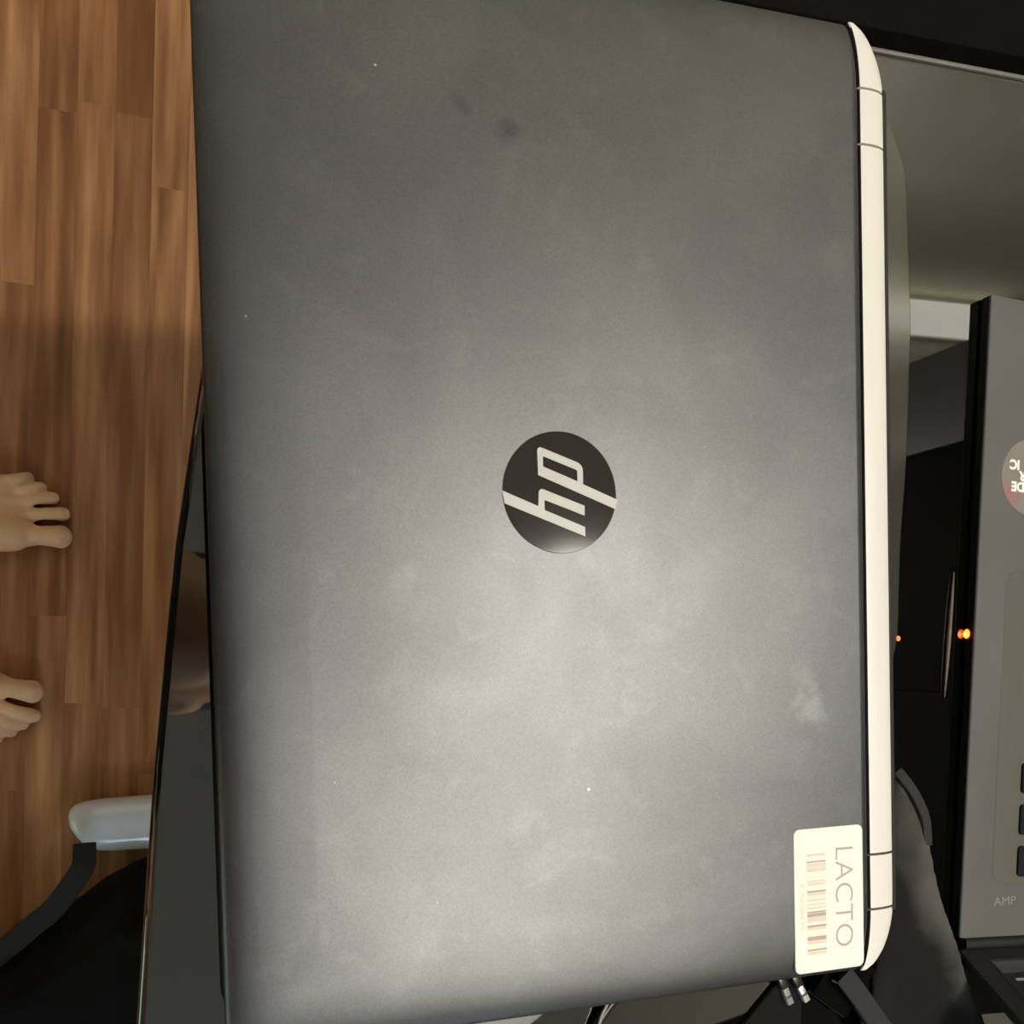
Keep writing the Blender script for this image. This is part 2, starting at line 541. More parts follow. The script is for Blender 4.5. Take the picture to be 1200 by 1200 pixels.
def remeshed(bm, voxel, smooth_iter=6, smooth_fac=0.5):
    """fuse overlapping closed solids into one continuous skin; returns a mesh"""
    me = bpy.data.meshes.new('tmp')
    bmesh.ops.recalc_face_normals(bm, faces=bm.faces[:])
    bm.to_mesh(me)
    bm.free()
    o = bpy.data.objects.new('tmp', me)
    COL.objects.link(o)
    r = o.modifiers.new('r', 'REMESH')
    r.mode = 'VOXEL'
    r.voxel_size = voxel
    r.use_smooth_shade = True
    s = o.modifiers.new('s', 'SMOOTH')
    s.factor = smooth_fac
    s.iterations = smooth_iter
    dg = bpy.context.evaluated_depsgraph_get()
    dg.update()
    out = bpy.data.meshes.new_from_object(o.evaluated_get(dg))
    bpy.data.objects.remove(o)
    bpy.data.meshes.remove(me)
    return out

def curve_to_mesh(cu):
    o = bpy.data.objects.new('tmpc', cu)
    COL.objects.link(o)
    dg = bpy.context.evaluated_depsgraph_get()
    dg.update()
    me = bpy.data.meshes.new_from_object(o.evaluated_get(dg))
    bpy.data.objects.remove(o)
    bpy.data.curves.remove(cu)
    return me

def text_mesh(body, size, extrude=0.00006, offset=0.0, spacing=1.0):
    cu = bpy.data.curves.new('txt', 'FONT')
    cu.body = body
    cu.size = size
    cu.extrude = extrude
    cu.offset = offset
    cu.space_character = spacing
    cu.align_x = 'CENTER'
    cu.align_y = 'CENTER'
    cu.resolution_u = 4
    return curve_to_mesh(cu)

def fit_mesh(me, w, h):
    """scale a flat text mesh to the given width and height, centred"""
    xs = [v.co.x for v in me.vertices]
    ys = [v.co.y for v in me.vertices]
    cx, cy = (min(xs) + max(xs)) / 2, (min(ys) + max(ys)) / 2
    sx, sy = w / (max(xs) - min(xs)), h / (max(ys) - min(ys))
    for v in me.vertices:
        v.co.x = (v.co.x - cx) * sx
        v.co.y = (v.co.y - cy) * sy

def outlines_mesh(polys, z, extrude):
    cu = bpy.data.curves.new('outl', 'CURVE')
    cu.dimensions = '2D'
    cu.fill_mode = 'BOTH'
    cu.extrude = extrude
    for p in polys:
        s = cu.splines.new('POLY')
        s.points.add(len(p) - 1)
        for q, c in zip(s.points, p):
            q.co = (c[0], c[1], z, 1)
        s.use_cyclic_u = True
    return curve_to_mesh(cu)

def round_poly(pts, r, n=4):
    """round every corner of a polygon; r: one radius or one for each corner"""
    out = []
    N = len(pts)
    for i in range(N):
        p0, p1, p2 = Vector(pts[i - 1]), Vector(pts[i]), Vector(pts[(i + 1) % N])
        rr = r[i] if isinstance(r, (list, tuple)) else r
        if rr <= 0:
            out.append(tuple(p1))
            continue
        d0, d2 = (p0 - p1), (p2 - p1)
        k = min(rr, d0.length * 0.45, d2.length * 0.45)
        a, b = p1 + d0.normalized() * k, p1 + d2.normalized() * k
        for j in range(n + 1):
            t = j / n
            out.append(tuple(a * (1 - t) ** 2 + p1 * (2 * t * (1 - t)) + b * t * t))
    return out

# ------------------------------------------------------------------ the room
X0, X1, Y0, Y1, ZC = -1.9, 1.95, -1.75, 0.80, 2.5

def structure(o):
    o['kind'] = 'structure'
    return o

floor = structure(box_obj('floor', (X0, Y0, -0.05), (X1, Y1, -0.0035), mat('underlay_brown', (0.20, 0.10, 0.042, 1), rough=0.9)))
structure(box_obj('ceiling', (X0, Y0, ZC), (X1, Y1, ZC + 0.05), M_CEIL))
structure(box_obj('wall_left', (X0 - 0.05, Y0, -0.05), (X0, Y1, ZC), M_WALL))
structure(box_obj('wall_right', (X1, Y0, -0.05), (X1 + 0.05, Y1, ZC), M_WALL))
structure(box_obj('wall_back', (X0, Y1, -0.05), (X1, Y1 + 0.05, ZC), M_WALL_BACK))
structure(box_obj('wall_front', (X0, Y0 - 0.05, -0.05), (X1, Y0, ZC), M_WALL))

# glowing pane with bars, added on the unseen front wall for a cool highlight
cool_pane = structure(box_obj('cool_glow_pane', (-0.42, Y0 + 0.0005, 1.15), (0.02, Y0 + 0.004, 1.65), M_PANE))
for lo, hi in (((-0.47, 1.10), (-0.42, 1.70)), ((0.02, 1.10), (0.07, 1.70)), ((-0.42, 1.10), (0.02, 1.15)), ((-0.42, 1.65), (0.02, 1.70)), ((-0.21, 1.15), (-0.19, 1.65))):
    box_obj('added_pane_bar', (lo[0], Y0, lo[1]), (hi[0], Y0 + 0.03, hi[1]), M_WHITE, cool_pane, 0.002)

# laminate planks: narrow strips that run along y, each a mesh of its own with a hairline joint
PLANK_W = 0.0355
PLANK_A = math.radians(3.2)
ca, sa = math.cos(PLANK_A), math.sin(PLANK_A)
def plank_mesh(L):
    bm = bmesh.new()
    w, l = PLANK_W / 2 - 0.00002, L / 2 - 0.00002
    add_rings(bm, [[(-w, -l, -0.0035), (w, -l, -0.0035), (w, l, -0.0035), (-w, l, -0.0035)],
                   [(-w, -l, -0.0002), (w, -l, -0.0002), (w, l, -0.0002), (-w, l, -0.0002)],
                   [(-w + .00006, -l + .00004, 0), (w - .00006, -l + .00004, 0), (w - .00006, l - .00004, 0), (-w + .00006, l - .00004, 0)]])
    me = bpy.data.meshes.new('plank')
    bmesh.ops.recalc_face_normals(bm, faces=bm.faces[:])
    bm.to_mesh(me)
    bm.free()
    me.materials.append(M_WOOD)
    return me
plank_lengths = [0.40, 0.50, 0.60]
plank_meshes = {}
SEAMS = {13: 0.4836, 14: 0.4160, 10: 0.30, 11: 0.475}        # end joints that the photograph shows
for col_i in range(26):
    u = -0.1657 + (col_i - 13) * PLANK_W
    rngc = random.Random(100 + col_i * 3)
    joints = [SEAMS.get(col_i, 0.2 + 0.5 * rngc.random())]
    while joints[0] > -0.95:
        joints.insert(0, round(joints[0] - plank_lengths[rngc.randrange(3)], 4))
    joints.append(Y1 - 0.024)
    for y0, y1 in zip(joints[:-1], joints[1:]):
        L = round(y1 - y0, 4)
        if L not in plank_meshes:
            plank_meshes[L] = plank_mesh(L)
        p = bpy.data.objects.new('plank', plank_meshes[L])
        COL.objects.link(p)
        p.parent = floor
        v = (y0 + y1) / 2 - 0.4
        p.location = (ca * u + sa * v, 0.4 - sa * u + ca * v, 0)
        p.rotation_euler = (0, 0, -PLANK_A)
# farther out the strips are too small to matter: one joined boarding
bm = bmesh.new()
add_box(bm, (X0 + .01, Y0 + .01, -0.0034), (-0.715, Y1 - .01, -0.0006))
add_box(bm, (0.32, Y0 + .01, -0.0034), (X1 - .01, Y1 - .01, -0.0004))
add_box(bm, (-0.715, Y0 + .01, -0.0034), (0.32, -0.93, -0.0006))
fb = obj('boarding', bm, M_WOOD, floor)
fb['kind'] = 'stuff'

# ------------------------------------------------------------------ lamps
bl = thing('ceiling_lamp', 'round bulb under a small added dish shade on a short cord above the desk', 'lamp', (BULB_POS[0], BULB_POS[1], ZC))
bm = bmesh.new()
ellipsoid(bm, (0, 0, BULB_POS[2] - ZC), (BULB_RADIUS, BULB_RADIUS, BULB_RADIUS))
obj('bulb', bm, mat('bulb_glass', (0.9, 0.88, 0.8, 1), emit=BULB_COLOR + (1,), emit_s=BULB_POWER / (4 * math.pi * math.pi * BULB_RADIUS ** 2)), bl)
bm = bmesh.new()
add_tube(bm, [(0, 0, BULB_POS[2] - ZC + BULB_RADIUS - 0.006), (0, 0, BULB_POS[2] - ZC + BULB_RADIUS + 0.05)], 0.018, 14)
obj('socket', bm, M_WHITE, bl)
bm = bmesh.new()
add_tube(bm, [(0, 0, BULB_POS[2] - ZC + BULB_RADIUS + 0.04), (0, 0, -0.02)], 0.003, 8)
obj('cord', bm, M_WHITE, bl)
bm = bmesh.new()
add_tube(bm, [(0, 0, -0.022), (0, 0, 0)], [0.035, 0.05], 20)
obj('ceiling_rose', bm, M_WHITE, bl)

def dish(lamp, zc, r0, r1, z0, z1):  # unseen dish shades, added to keep lamplight off the ceiling
    b = bmesh.new()
    prof = [(r0, z1), (r0 + (r1 - r0) * 0.35, z1 - (z1 - z0) * 0.18), (r0 + (r1 - r0) * 0.75, z1 - (z1 - z0) * 0.55), (r1, z0)]
    prof = prof + [(r - 0.003, z - 0.002) for r, z in prof[::-1]]
    add_rings(b, [[(r * math.cos(2 * math.pi * k / 40), r * math.sin(2 * math.pi * k / 40), zc + z) for k in range(40)] for r, z in prof], False, False)
    n = len(b.verts)
    b.verts.ensure_lookup_table()
    for k in range(40):
        j = (k + 1) % 40
        b.faces.new((b.verts[n - 40 + k], b.verts[n - 40 + j], b.verts[j], b.verts[k]))
    obj('added_shade', b, M_ADDED_BLACK, lamp)
dish(bl, BULB_POS[2] - ZC, 0.017, 0.115, -0.022, 0.085)

gl = thing('fill_globe', 'unseen globe lamp added over the lower right of the desk to brighten the lid', 'lamp', (GLOBE_POS[0], GLOBE_POS[1], ZC))  # added fill light for the lower part of the lid
bm = bmesh.new()
ellipsoid(bm, (0, 0, GLOBE_POS[2] - ZC), (GLOBE_RADIUS,) * 3)
obj('globe', bm, mat('fill_globe_glow', (0.9, 0.88, 0.82, 1), emit=BULB_COLOR + (1,), emit_s=FILL_GLOBE_POWER / (4 * math.pi * math.pi * GLOBE_RADIUS ** 2)), gl)
bm = bmesh.new()
add_tube(bm, [(0, 0, GLOBE_POS[2] - ZC + GLOBE_RADIUS - 0.008), (0, 0, GLOBE_POS[2] - ZC + GLOBE_RADIUS + 0.05)], 0.03, 16)
obj('socket', bm, M_WHITE, gl)  # socket of the added fill globe
bm = bmesh.new()
add_tube(bm, [(0, 0, GLOBE_POS[2] - ZC + GLOBE_RADIUS + 0.04), (0, 0, 0)], 0.003, 8)
obj('cord', bm, M_WHITE, gl)  # cord of the added fill globe

dish(gl, GLOBE_POS[2] - ZC, 0.029, 0.23, -0.03, 0.15)

bt = thing('strip_glow', 'long glowing strip added out of view at the top of the wall, mirrored in the glass', 'lamp', (1.25, 0.735, ZC))  # glow added to put a bright strip into the glass reflection
box_obj('strip_glow_housing', (-0.65, -0.042, -0.018), (0.65, 0.042, 0.0), M_WHITE, bt, 0.003)
box_obj('strip_glow_front', (-0.64, -0.040, -0.05), (0.64, 0.040, -0.018), M_STRIP_GLOW, bt, 0.008)

up = thing('ceiling_fill_lamp', 'unseen bowl lamp added to light the ceiling in the far right corner', 'lamp', (1.55, -1.15, 0.0))  # added light that brightens the ceiling mirrored at the lower right
bm = bmesh.new()
add_tube(bm, [(0, 0, 0), (0, 0, 0.012), (0, 0, 0.022)], [0.14, 0.14, 0.03], 32)
obj('base', bm, M_ADDED_BLACK, up)
bm = bmesh.new()
add_tube(bm, [(0, 0, 0.02), (0, 0, 1.60)], 0.011, 14)
obj('fill_lamp_pole', bm, M_ADDED_BLACK, up)
bm = bmesh.new()
add_rings(bm, [[(r * math.cos(2 * math.pi * k / 40), r * math.sin(2 * math.pi * k / 40), z) for k in range(40)] for r, z in ((0.03, 1.595), (0.10, 1.63), (0.16, 1.70), (0.156, 1.70), (0.098, 1.634), (0.028, 1.60))])
obj('fill_lamp_bowl', bm, M_ADDED_BLACK, up)
bm = bmesh.new()
ellipsoid(bm, (0, 0, 1.645), (0.04, 0.04, 0.03))
obj('bulb', bm, mat('ceiling_fill_glow', (0.9, 0.88, 0.8, 1), emit=BULB_COLOR + (1,), emit_s=CEILING_FILL_POWER / (4 * math.pi * math.pi * 0.037 ** 2)), up)

side_panel = thing('side_glow', 'unseen glowing panel added near the left wall for highlights on the glass edge', 'side_glow', (-1.80, -0.85, 0.0))  # added glow, gives the glass bevel its cool bright line
box_obj('casing', (-0.03, -0.50, 0.42), (0.0, 0.50, 1.02), M_BLACK, side_panel, 0.006)  # back of the added glowing panel
box_obj('side_glow_front', (0.0, -0.48, 0.44), (0.003, 0.48, 1.0), M_SIDE_GLOW, side_panel)
box_obj('side_glow_column', (-0.03, -0.05, 0.02), (-0.005, 0.05, 0.43), M_BLACK, side_panel, 0.004)
box_obj('side_glow_foot', (-0.08, -0.25, 0.0), (0.12, 0.25, 0.022), M_BLACK, side_panel, 0.004)

# ------------------------------------------------------------------ desk: black glass top on a pale steel frame
ZD = 0.74
desk = thing('desk', 'black glass topped desk on pale steel legs carrying both laptops', 'desk', (0.1, -0.1, 0))
def dk(p):
    return (p[0] - 0.1, p[1] + 0.1, p[2])
def desk_local(bm):
    bmesh.ops.translate(bm, verts=bm.verts[:], vec=(-0.1, 0.1, 0))
top_pts = round_poly([(-0.1015, 0.1985), (-0.1288, 0.0425), (-0.1393, -0.017), (-0.1489, -0.094), (-0.1576, -0.1828), (-0.1690, -0.300), (-0.185, -0.47),
                      (0.655, -0.47), (0.655, 0.1975)], [0.02, 0.03, 0, 0, 0, 0, 0.01, 0.02, 0.02])
def inset(pts, d):
    n = len(pts)
    out = []
    for i in range(n):
        p0, p1, p2 = Vector(pts[i - 1]), Vector(pts[i]), Vector(pts[(i + 1) % n])
        t = ((p1 - p0).normalized() + (p2 - p1).normalized()).normalized()
        out.append(p1 + Vector((-t.y, t.x)) * d)
    return out
bm = bmesh.new()
T = 0.008
def ringz(d, z):
    return [(q[0] - 0.1, q[1] + 0.1, z) for q in (inset(top_pts, d) if d else top_pts)]
add_rings(bm, [ringz(0.0015, ZD - T), ringz(0.0, ZD - T + 0.0015), ringz(0.0, ZD - 0.0028), ringz(0.0003, ZD - 0.0017), ringz(0.0009, ZD - 0.0009), ringz(0.0017, ZD - 0.0003), ringz(0.0028, ZD)])
obj('glass_top', bm, M_GLASS, desk)
for (x0, x1, y0, y1) in ((-0.10, 0.62, -0.44, -0.41), (-0.07, 0.62, 0.12, 0.15)):
    box_obj('rail', (x0 - .1, y0 + .1, ZD - T - 0.03), (x1 - .1, y1 + .1, ZD - T), M_FRAME_DARK, desk, 0.003)
bm = bmesh.new()
add_box(bm, (-0.085 - 0.1, 0.1978 + 0.1, ZD - 0.0075), (0.625 - 0.1, 0.1998 + 0.1, ZD - 0.0002), 0.0007)
obj('edge_highlight', bm, mat('highlight_grey', (0.13, 0.125, 0.105, 1), rough=0.45), desk, 'thin grey strip standing in for the highlight along the end of the glass')  # bevel highlight built as a grey strip
# floor feet: rounded pale bars whose tips show past the glass on the sitter's side
def foot(y, xtip, xend):
    hw, h = 0.0265, 0.034
    out = []
    n = 10
    rings = []
    # section half-ellipse lofted along x with a rounded plan at the tip
    xs = [xtip + d for d in (0.0, 0.002, 0.006, 0.013, 0.024, 0.04, 0.07, 0.12)] + [xend]
    ks = [0.12, 0.42, 0.66, 0.84, 0.95, 1.0, 1.02, 1.03, 1.03]
    for x, k in zip(xs, ks):
        ring = []
        for i in range(20):
            a = 2 * math.pi * i / 20
            c, s = math.cos(a), math.sin(a)
            yy = hw * k * math.copysign(abs(c) ** 0.75, c)
            zz = h / 2 + (h / 2) * (0.45 + 0.55 * k) * math.copysign(abs(s) ** 0.8, s)
            # the tip is cut on a slant: its lower end sweeps back
            sl = 0.010 * (1 - yy / hw) * max(0, 1 - (x - xtip) / 0.06)
            ring.append(dk((x + sl, y + yy, zz + 0.002)))
        rings.append(ring)
    b = bmesh.new()
    add_rings(b, rings)
    f = obj('foot', b, M_FRAME, desk)
    b = bmesh.new()
    add_tube(b, [dk((xtip + 0.05, y, 0.0)), dk((xtip + 0.05, y, 0.006))], 0.014, 12)
    obj('glide', b, M_FRAME_DARK, f)
for yy, xt in ((-0.2215, -0.2535), (0.135, -0.02)):
    foot(yy, xt, 0.62)
bm = bmesh.new()
for (lx, ly) in ((0.10, -0.2215), (0.55, -0.2215), (0.10, 0.135), (0.55, 0.135)):
    b2 = bmesh.new()
    add_box(b2, (lx - .1 - 0.025, ly + .1 - 0.012, 0.03), (lx - .1 + 0.025, ly + .1 + 0.012, ZD - T - 0.0005), 0.004)
    obj('leg', b2, M_FRAME, desk)
bm.free()

# ------------------------------------------------------------------ closed laptop
hp = thing('laptop', 'closed dark grey laptop with silver hinge edge and round badge, in the middle', 'laptop', (0, 0, ZD))
LZ = -ZD                       # parts below are given in world z
LW = 0.19225
XL, XR = -0.1287, 0.1286
def lid_ring(d, z, bow=0.0):
    rl = max(0.013 - d * 0.5, 0.004)
    rx, ry = max(0.0055 - d * 0.2, 0.001), max(0.027 - d * 0.4, 0.004)
    x0, x1, y0, y1 = XL + d, XR - min(d, 0.0008 + d * 0.12), -LW + d, LW - d
    return [(p[0], p[1], z + LZ) for p in rrect(x0, x1, y0, y1, [(rx, ry), (rx, ry), (rl, rl), (rl, rl)], 8)]
bm = bmesh.new()
add_rings(bm, [lid_ring(0.0022, 0.7560), lid_ring(0.0004, 0.7575), lid_ring(0.0, 0.7592), lid_ring(0.0003, 0.7604), lid_ring(0.0010, 0.7614), lid_ring(0.0022, 0.7622),
               lid_ring(0.0045, 0.76300), lid_ring(0.0080, 0.76365), lid_ring(0.0130, 0.76410), lid_ring(0.0200, 0.76440), lid_ring(0.032, 0.76455)])
lid = obj('lid', bm, M_LID, hp)
ZL = 0.76455 + LZ

# badge: dark glossy disc, pale slanted letters, an h whose stem and a p whose tail run off the rim
def bx(px, py):
    """photo crop units (6 per pixel, origin at the crop's corner) to metres on the lid, measured from the disc's centre"""
    return ((px - 577) / 398 * 0.0222 - 0.0048, -(py - 587) / 425 * 0.0222 + 0.0010)
disc = [(-0.0048 + 0.0222 * math.cos(2 * math.pi * k / 96), 0.0010 + 0.0222 * math.sin(2 * math.pi * k / 96)) for k in range(96)]
bm = bmesh.new()
prism(bm, disc, ZL - 0.0003, ZL + 0.00022, 0.00015)
badge = obj('badge', bm, M_BADGE, lid, 'round dark glossy badge with pale slanted letters')
pO = [bx(*q) for q in [(425, 470), (422, 268), (740, 388), (738, 525), (981, 628), (967, 695)]]
pO = round_poly(pO, [0, 0.0022, 0.0026, 0.0004, 0, 0], 5)
pI = round_poly([bx(*q) for q in [(460, 338), (699, 428), (699, 506), (460, 410)]], [0.0006, 0.0007, 0.0004, 0.0004], 4)
hO = [bx(*q) for q in [(176, 583), (422, 686), (428, 556), (746, 676), (745, 745), (463, 640), (465, 712), (746, 825), (747, 891), (192, 671)]]
hO = round_poly(hO, [0, 0.0004, 0.0022, 0, 0, 0.0008, 0.0004, 0, 0, 0], 5)
me = outlines_mesh([pO, pI], ZL + 0.00026, 0.00005)
me.materials.append(M_BADGE_LETTER)
link('badge_letter', me, lid)
me = outlines_mesh([hO], ZL + 0.00026, 0.00005)
me.materials.append(M_BADGE_LETTER)
link('badge_letter', me, lid)

# paper asset label on the lid's hinge corner
LAB = Matrix.Rotation(math.radians(-0.2), 4, 'Z')
bm = bmesh.new()
prism(bm, rrect(0.0915, 0.1240, -0.1892, -0.1308, [(0.0026, 0.0026)] * 4, 6), ZL - 0.0006, ZL + 0.00022, 0.00005)
label = obj('asset_label', bm, M_LABEL, lid, 'cream paper label printed with thin capital letters and a barcode')
zt = ZL + 0.00024
me = text_mesh('LACTO', 0.01, 0.00003, offset=-0.00013)
fit_mesh(me, 0.0405, 0.0083)
me.materials.append(M_PRINT)
o = link('label_print', me, lid)
o.location = (0.1149, -0.1598, zt)
o.rotation_euler = (0, 0, math.radians(-90.6))
bars = [(998, 1000.5, 0), (1001.5, 1003, 1), (1006.3, 1008, 2), (1008.6, 1013.8, 0), (1014.4, 1019, 0), (1021, 1022, 1), (1024, 1025, 1), (1029, 1031, 0), (1032, 1034.4, 0),
        (1040.8, 1043, 2), (1043.4, 1046.4, 0), (1047, 1049.5, 1), (1051, 1053, 0), (1056, 1057.6, 0), (1060.2, 1062, 0), (1065, 1067, 2), (1067.4, 1071.4, 2),
        (1072, 1077.4, 0), (1081, 1083.5, 2), (1084, 1086.5, 0), (1091.5, 1094, 1), (1094.4, 1099, 2), (1099.5, 1103, 0), (1105, 1106.4, 1), (1109, 1111, 2), (1111.5, 1115.4, 0)]
groups = {0: bmesh.new(), 1: bmesh.new(), 2: bmesh.new()}
for a, b, g in bars:
    ya = -0.1308 - (a - 968.5) / (1136.5 - 968.5) * 0.0584
    yb = -0.1308 - (b - 968.5) / (1136.5 - 968.5) * 0.0584
    add_box(groups[g], (0.0973, yb, zt - 0.00002), (0.1061, ya, zt + 0.00003))
for g, mm in ((0, M_PRINT_PALE), (1, M_PRINT_FAINT), (2, M_PRINT)):
    o = obj('barcode', groups[g], mm, lid)
    o['kind'] = 'stuff'
me = text_mesh('ECN0388FYS', 0.004, 0.00003)
fit_mesh(me, 0.0185, 0.0021)
me.materials.append(M_PRINT_PALE)
o = link('label_print', me, lid)
o.location = (0.0948, -0.1622, zt)
o.rotation_euler = (0, 0, math.radians(-90.6))

# silver hinge edge in five pieces with dark joints
def bar_x(y):
    """inner and outer edge of the silver bar at y, curving in to a point at the ends"""
    t = max(0.0, (abs(y) - (LW - 0.027)) / 0.027)
    t = min(t, 1.0)
    xin = XR - 0.0055 + 0.0055 * math.sqrt(max(0, 1 - t * t)) + 0.0005
    t2 = max(0.0, (abs(y) - (LW - 0.031)) / 0.0315)
    xo = 0.1462 - 0.0215 + 0.0215 * math.sqrt(max(0, 1 - min(t2, 1) ** 2.2))
    return xin, max(xo, xin + 0.0003)
def bar_section(y):
    xi, xo = bar_x(y)
    w = xo - xi
    k = min(1.0, w / 0.0165)
    zt_ = 0.7625
    prof = []
    for s, dz in ((0.0, 0.012), (0.0, 0.0011), (0.03, 0.0003), (0.12, 0.0), (0.35, 0.0001), (0.55, 0.0006), (0.70, 0.0016), (0.82, 0.0032), (0.91, 0.0052), (0.97, 0.0078), (1.0, 0.0105), (0.99, 0.0135), (0.93, 0.0155), (0.80, 0.0165)):
        prof.append((xi + w * s, y, zt_ - dz * (0.35 + 0.65 * k) + LZ))
    return prof
def bar_piece(name, ya, yb, n):
    b = bmesh.new()
    ys = [ya + (yb - ya) * k / n for k in range(n + 1)]
    rings = [bar_section(y) for y in ys]
    add_rings(b, rings)
    bmesh.ops.recalc_face_normals(b, faces=b.faces[:])
    for f in b.faces:                  # the inner wall, turned to the lid, takes the dark joint colour
        if len(f.verts) == 4 and f.normal.x < -0.75:
            f.material_index = 1
    return obj(name, b, [M_SILVER, M_SEAM], hp)
g = 0.00050
ytop2, ytop1, ybot1, ybot2 = 0.1670, 0.1447, -0.1444, -0.1672
bar_piece('hinge_end_cap', ytop2 + g, LW - 0.0002, 14)
bar_piece('hinge_block', ytop1 + g, ytop2 - g, 3)
bar_piece('hinge_cover', ybot1 + g, ytop1 - g, 12)
bar_piece('hinge_block', ybot2 + g, ybot1 - g, 3)
bar_piece('hinge_end_cap', -LW + 0.0002, ybot2 - g, 14)
# dark core seen in the joints
bm = bmesh.new()
add_box(bm, (XR - 0.006, -0.17, 0.752 + LZ), (0.1448, 0.17, 0.7602 + LZ), 0.002)
obj('hinge_core', bm, M_SEAM, hp)
# base under the lid, its rear lip coming out past the hinge
bm = bmesh.new()
rb = [(0.02, 0.03), (0.02, 0.03), (0.012, 0.012), (0.012, 0.012)]
def base_ring(d, z):
    return [(p[0], p[1], z + LZ) for p in rrect(XL + 0.001 + d, 0.1436 - d, -LW + 0.0015 + d, LW - 0.0015 - d, rb, 8)]
add_rings(bm, [base_ring(0.006, 0.7418), base_ring(0.001, 0.7455), base_ring(0.0, 0.750), base_ring(0.0006, 0.7555)])
obj('base', bm, M_BASE, hp)
bm = bmesh.new()
prism(bm, round_poly([(0.135, -0.100), (0.147, -0.092), (0.1584, -0.0560), (0.1604, -0.0152), (0.1641, 0.0217), (0.1673, 0.0807), (0.1655, 0.1450), (0.157, 0.166), (0.135, 0.168)], 0.006, 4), 0.0030, 0.0062, 0.0012)
lip = obj('rear_lip', bm, M_BASE, hp, 'dark lip that comes out past the silver hinge')
bm = bmesh.new()
ellipsoid(bm, (0.1582, -0.0553, 0.0058), (0.0007, 0.0011, 0.0009))
obj('red_reflection_dot', bm, M_RED_DOT, lip, 'tiny red dot standing in for a reflection of the charging light')  # glowing dot put in for the charging light's red reflection
for fx, fy in ((-0.10, -0.16), (-0.10, 0.16), (0.12, -0.16), (0.12, 0.16)):
    bm = bmesh.new()
    add_box(bm, (fx - 0.006, fy - 0.014, 0.0), (fx + 0.006, fy + 0.014, 0.0024), 0.0008)
    obj('rubber_foot', bm, M_BLACK, hp)

# ------------------------------------------------------------------ open laptop at the right edge
R2 = math.atan2(0.2096 - 0.1887, 0.0966 + 0.1902)      # its right side runs slightly askew
l2 = thing('laptop', 'open grey laptop with black keys and a round sticker, at the right edge', 'laptop', (0.2096, 0.0966, ZD), -R2)
# local frame: origin at the front corner on the closed laptop's side, -y towards its hinge, +x along its width
D2, W2 = 0.2876, 0.3750
ZT = 0.0066
bm = bmesh.new()
o2 = lambda d: rrect(0.0 + d, W2 - d, -D2 + d, 0.0 - d, [(0.004, 0.004), (0.003, 0.003), (0.0006, 0.0006), (0.0015, 0.0015)], 5)
def r2(d, z):
    return [(p[0], p[1], z) for p in o2(d)]
add_rings(bm, [r2(0.003, 0.0006), r2(0.0, 0.0010), r2(0.0, ZT - 0.0012)], mat_i=0)
obj('base', bm, M_BLACK_GLOSS, l2, 'black side of the base')
bm = bmesh.new()
add_rings(bm, [r2(0.0, ZT - 0.0012), r2(0.0, ZT - 0.0004), r2(0.0004, ZT)])
obj('deck', bm, M_DECK, l2)
for fx, fy in ((0.03, -0.02), (0.345, -0.02), (0.03, -0.26), (0.345, -0.26)):
    bm = bmesh.new()
    add_box(bm, (fx - 0.01, fy - 0.006, 0.0), (fx + 0.01, fy + 0.006, 0.0008))
    obj('rubber_foot', bm, M_BLACK, l2)
# touchpad in the middle of the palm rest
bm = bmesh.new()
prism(bm, rrect(0.125, 0.240, -0.090, -0.012, [(0.003, 0.003)] * 4, 4), ZT - 0.0006, ZT + 0.0001, 0.00005)
obj('touchpad', bm, M_PAD, l2)
# shallow keyboard field, slightly warmer than the palm rest
bm = bmesh.new()
prism(bm, rrect(0.0160, W2 - 0.0100, -0.264, -0.122, [(0.006, 0.006)] * 4, 4), ZT - 0.0006, ZT + 0.00012, 0.0001)
field = obj('keyboard_field', bm, M_PAD, l2)
# keys: rows from the sitter's side (top of the photo) towards the hinge
def key_mesh(w, h):
    b = bmesh.new()
    add_rings(b, [[(p[0], p[1], 0.0) for p in rrect(-w / 2, w / 2, -h / 2, h / 2, [(0.0016, 0.0016)] * 4, 3)],
                  [(p[0], p[1], 0.0010) for p in rrect(-w / 2, w / 2, -h / 2, h / 2, [(0.0016, 0.0016)] * 4, 3)],
                  [(p[0], p[1], 0.0014) for p in rrect(-w / 2 + .0006, w / 2 - .0006, -h / 2 + .0006, h / 2 - .0006, [(0.0012, 0.0012)] * 4, 3)]])
    me_ = bpy.data.meshes.new('key')
    bmesh.ops.recalc_face_normals(b, faces=b.faces[:])
    b.to_mesh(me_)
    b.free()
    me_.materials.append(M_KEY)
    return me_
pitch, kw, kh = 0.0186, 0.0158, 0.0138
kstd = key_mesh(kw, kh)
kspace = key_mesh(0.0186 * 5 - 0.0028, kh)
KX = 0.0377
row_y = [-0.2152 + 0.0190 * (4 - k) for k in range(7)]
for r_i, ry in enumerate(row_y):
    c = 0 if r_i >= 4 else 1
    while c < 18:
        if r_i == 0 and c == 8:
            k = bpy.data.objects.new('key', kspace)
            k.location = (KX + (c + 2) * pitch, ry, ZT + 0.0001)
            step = 5
        else:
            k = bpy.data.objects.new('key', kstd)
            k.location = (KX + c * pitch, ry, ZT + 0.0001)
            step = 1
        COL.objects.link(k)
        k.parent = l2
        c += step
